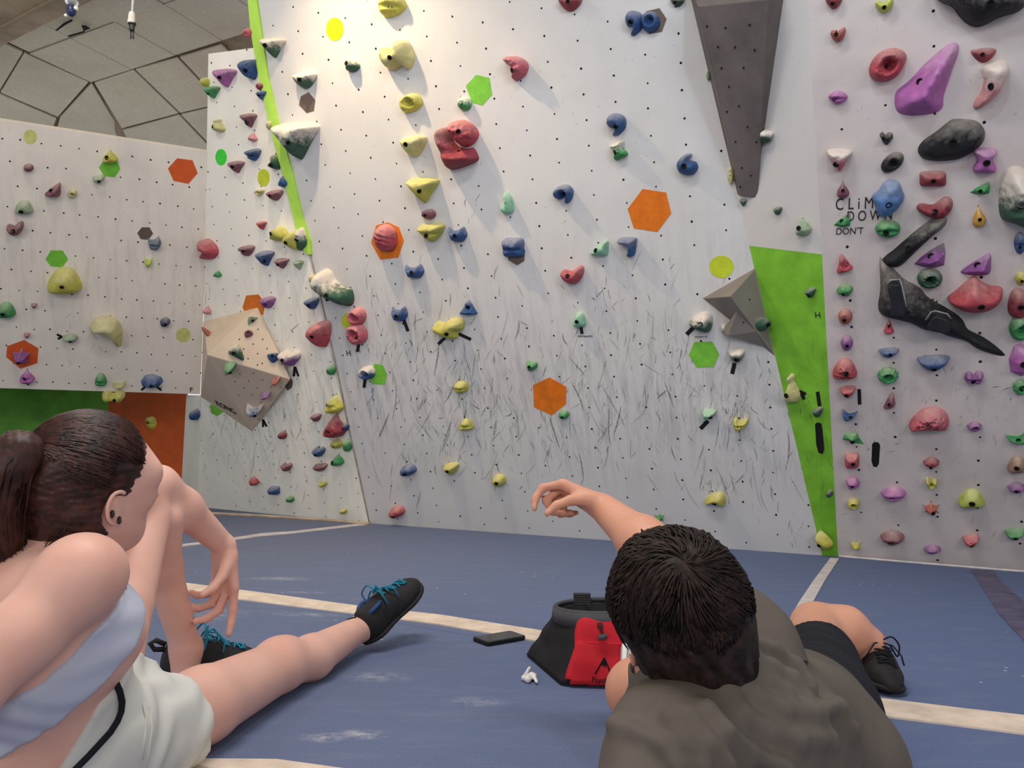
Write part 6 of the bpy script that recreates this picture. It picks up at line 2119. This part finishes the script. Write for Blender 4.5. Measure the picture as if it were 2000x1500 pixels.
# single white earbud
ec = on_px(1034, 1332)
eb = empty('earbud', ec); tag(eb, 'white wireless earbud lying on the mat in front of the chalk bag', 'earbud')
e1p, e2p = on_px(1027, 1314) - ec, on_px(1024, 1333) - ec
U = lambda x, y, z=.006: on_px(x, y) + np.array([0, 0, z])
ebp = [cap(U(1034, 1313, .010), U(1023, 1330, .007), .0042, .0052, .004), cap(U(1023, 1330, .007), U(1031, 1334, .008), .0055, .0075, .005), cap(U(1038, 1326, .008), U(1043, 1328, .008), .0085, .0075, .005),
       cap(U(1042, 1328, .010), U(1048, 1337, .006), .0050, .0038, .004), cap(U(1031, 1334, .008), U(1038, 1328, .008), .006, .007, .005)]
skin_obj('earbud_shell', ebp, .0012, M_white, eb)
put('speaker_grille', rounded(.004, .007, .0018, 0, .0006), M_hole, U(1026, 1326, .0118), np.array([1., 0, 0]), np.array([0, 1., 0]), eb)

# white and grey case leaning behind the head
M_case = flat_mat('case_white', (214, 210, 202), .5, .05, 20); M_cgrey = flat_mat('case_grey', (150, 150, 152), .5, .05, 20)
ca = on_px(1218, 1322); ca = np.array([ca[0], ca[1] - .02, 0])
cs = empty('hard_case', ca); tag(cs, 'white and grey hard case half hidden between chalk bag and dark haired head', 'case')
c0 = at(1216, 1250, 1.62); c1_ = at(1290, 1256, 1.62); c2_ = at(1290, 1324, 1.56); c3_ = at(1214, 1313, 1.56)
nf = unit(np.cross(c1_ - c0, c3_ - c0)); nf = nf if nf @ (_C - c0) > 0 else -nf
dz = min(c2_[2], c3_[2])
V, Fc = slab([c0, c1_, c2_ - np.array([0, 0, dz - .004]), c3_ - np.array([0, 0, dz - .004])], .03, nf)
cb = mesh('shell', V, Fc, M_case, parent=cs); b = cb.modifiers.new('bevel', 'BEVEL'); b.width = .004; b.segments = 2
l0, l1 = c0 + (c1_ - c0) * .12, c3_ + (c2_ - c3_) * .10
V, Fc = slab([c0 + nf * .003, l0 + nf * .003, l1 + nf * .003, c3_ + nf * .003], .003, nf); mesh('edge_strip', V, Fc, M_white, parent=cs)
V, Fc = slab([c3_ + (c0 - c3_) * .16 + (c1_ - c0) * .16 + nf * .002, c2_ + (c1_ - c2_) * .10 + nf * .002, c2_ + nf * .002, c3_ + (c1_ - c0) * .16 + nf * .002], .002, nf); mesh('grey_band', V, Fc, M_cgrey, parent=cs)
V, Fc = tube([c3_ + (c0 - c3_) * .25 + (c1_ - c0) * .2, c3_ + (c0 - c3_) * .25 + (c1_ - c0) * .2 + nf * .004], .004, 10); mesh('rivet', V, Fc, M_cgrey, parent=cs)

# ------------------------------------------------------------------ things hanging from the ceiling
hp = on_z(258, -45, CEIL)
dd = math.hypot(0, 4.2)
pt = lambda y: at(258, y, 4.2)
hang = empty('hanging_plug', pt(25)); tag(hang, 'white cable with a plug hanging from the tiled ceiling', 'cable')
topc = pt(-10); topc = np.array([pt(25)[0], pt(25)[1], CEIL])
V, Fc = tube([topc, pt(25)], .006, 8); mesh('cable', V, Fc, M_white, parent=hang, smooth=True)
M_pw = flat_mat('plug_white', (225, 218, 208), .5, .05, 30)
def lathe(name, prof, c, ax, mat, parent, n=16):
    ax = unit(ax); u = unit(np.cross(ax, (1, .3, .2))); v = np.cross(ax, u); V = []; Fc = []
    for r, z in prof:
        for k in range(n):
            t = 2 * math.pi * k / n; V.append(c + ax * z + (u * math.cos(t) + v * math.sin(t)) * r)
    for i in range(len(prof) - 1):
        for k in range(n):
            q = (k + 1) % n; Fc.append((i * n + k, i * n + q, i * n + n + q, i * n + n + k))
    Fc.append(tuple(range(n))[::-1]); Fc.append(tuple((len(prof) - 1) * n + k for k in range(n)))
    return mesh(name, V, Fc, mat, parent=parent, smooth=True)


dn = np.array([0, 0, -1.0])
lathe('socket', [(.007, 0), (.014, .004), (.018, .02), (.019, .05), (.021, .056), (.021, .066), (.018, .070)], pt(23), dn, M_pw, hang)
lathe('collar', [(.021, 0), (.022, .003), (.022, .011), (.020, .014)], pt(44), dn, M_bolt, hang)
lathe('metal_plug', [(.018, 0), (.0155, .006), (.0155, .03), (.014, .034)], pt(49), dn, M_bolt, hang)
for s_ in (-.007, .007):
    V, Fc = tube([pt(58) + np.array([s_, 0, 0]), pt(76) + np.array([s_, 0, 0])], .004, 8); mesh('prong', V, Fc, M_bolt, parent=hang, smooth=True)

sl = at(139, 20, 4.0)
spot = empty('spotlight', sl); tag(spot, 'small dark blue spotlight with clear dish on the beam at top left', 'spotlight')
M_navy = flat_mat('lamp_navy', (40, 46, 84), .3, .1, 20); M_clear = NT('dish_plastic'); M_clear.b.inputs['Transmission Weight'].default_value = .7; M_clear = M_clear.set(srgb(205, 215, 212), .15)
lathe('lamp_head', [(.012, -.03), (.022, -.022), (.026, 0), (.022, .022), (.012, .032), (.006, .036)], sl, dn + np.array([.1, 0, 0]), M_navy, spot)
lathe('clear_dish', [(.012, 0), (.030, -.012), (.036, -.026), (.034, -.027), (.027, -.014), (.010, -.004)], sl + np.array([0, 0, .024]), dn, M_clear, spot)
lathe('side_knob', [(.008, 0), (.012, .004), (.012, .012), (.008, .016)], sl + np.array([.026, -.01, .003]), np.array([1., -.3, .1]), M_pw, spot)
lathe('bracket_foot', [(.006, 0), (.009, .003), (.007, .016)], sl + np.array([-.02, 0, -.026]), np.array([-.8, 0, -.5]), M_pw, spot)
V, Fc = tube([sl + np.array([0, 0, .04]), sl + np.array([-.01, .03, .12]), np.array([sl[0] - .02, sl[1] + .06, CEIL])], .005, 8); mesh('lamp_stem', V, Fc, M_navy, parent=spot, smooth=True)
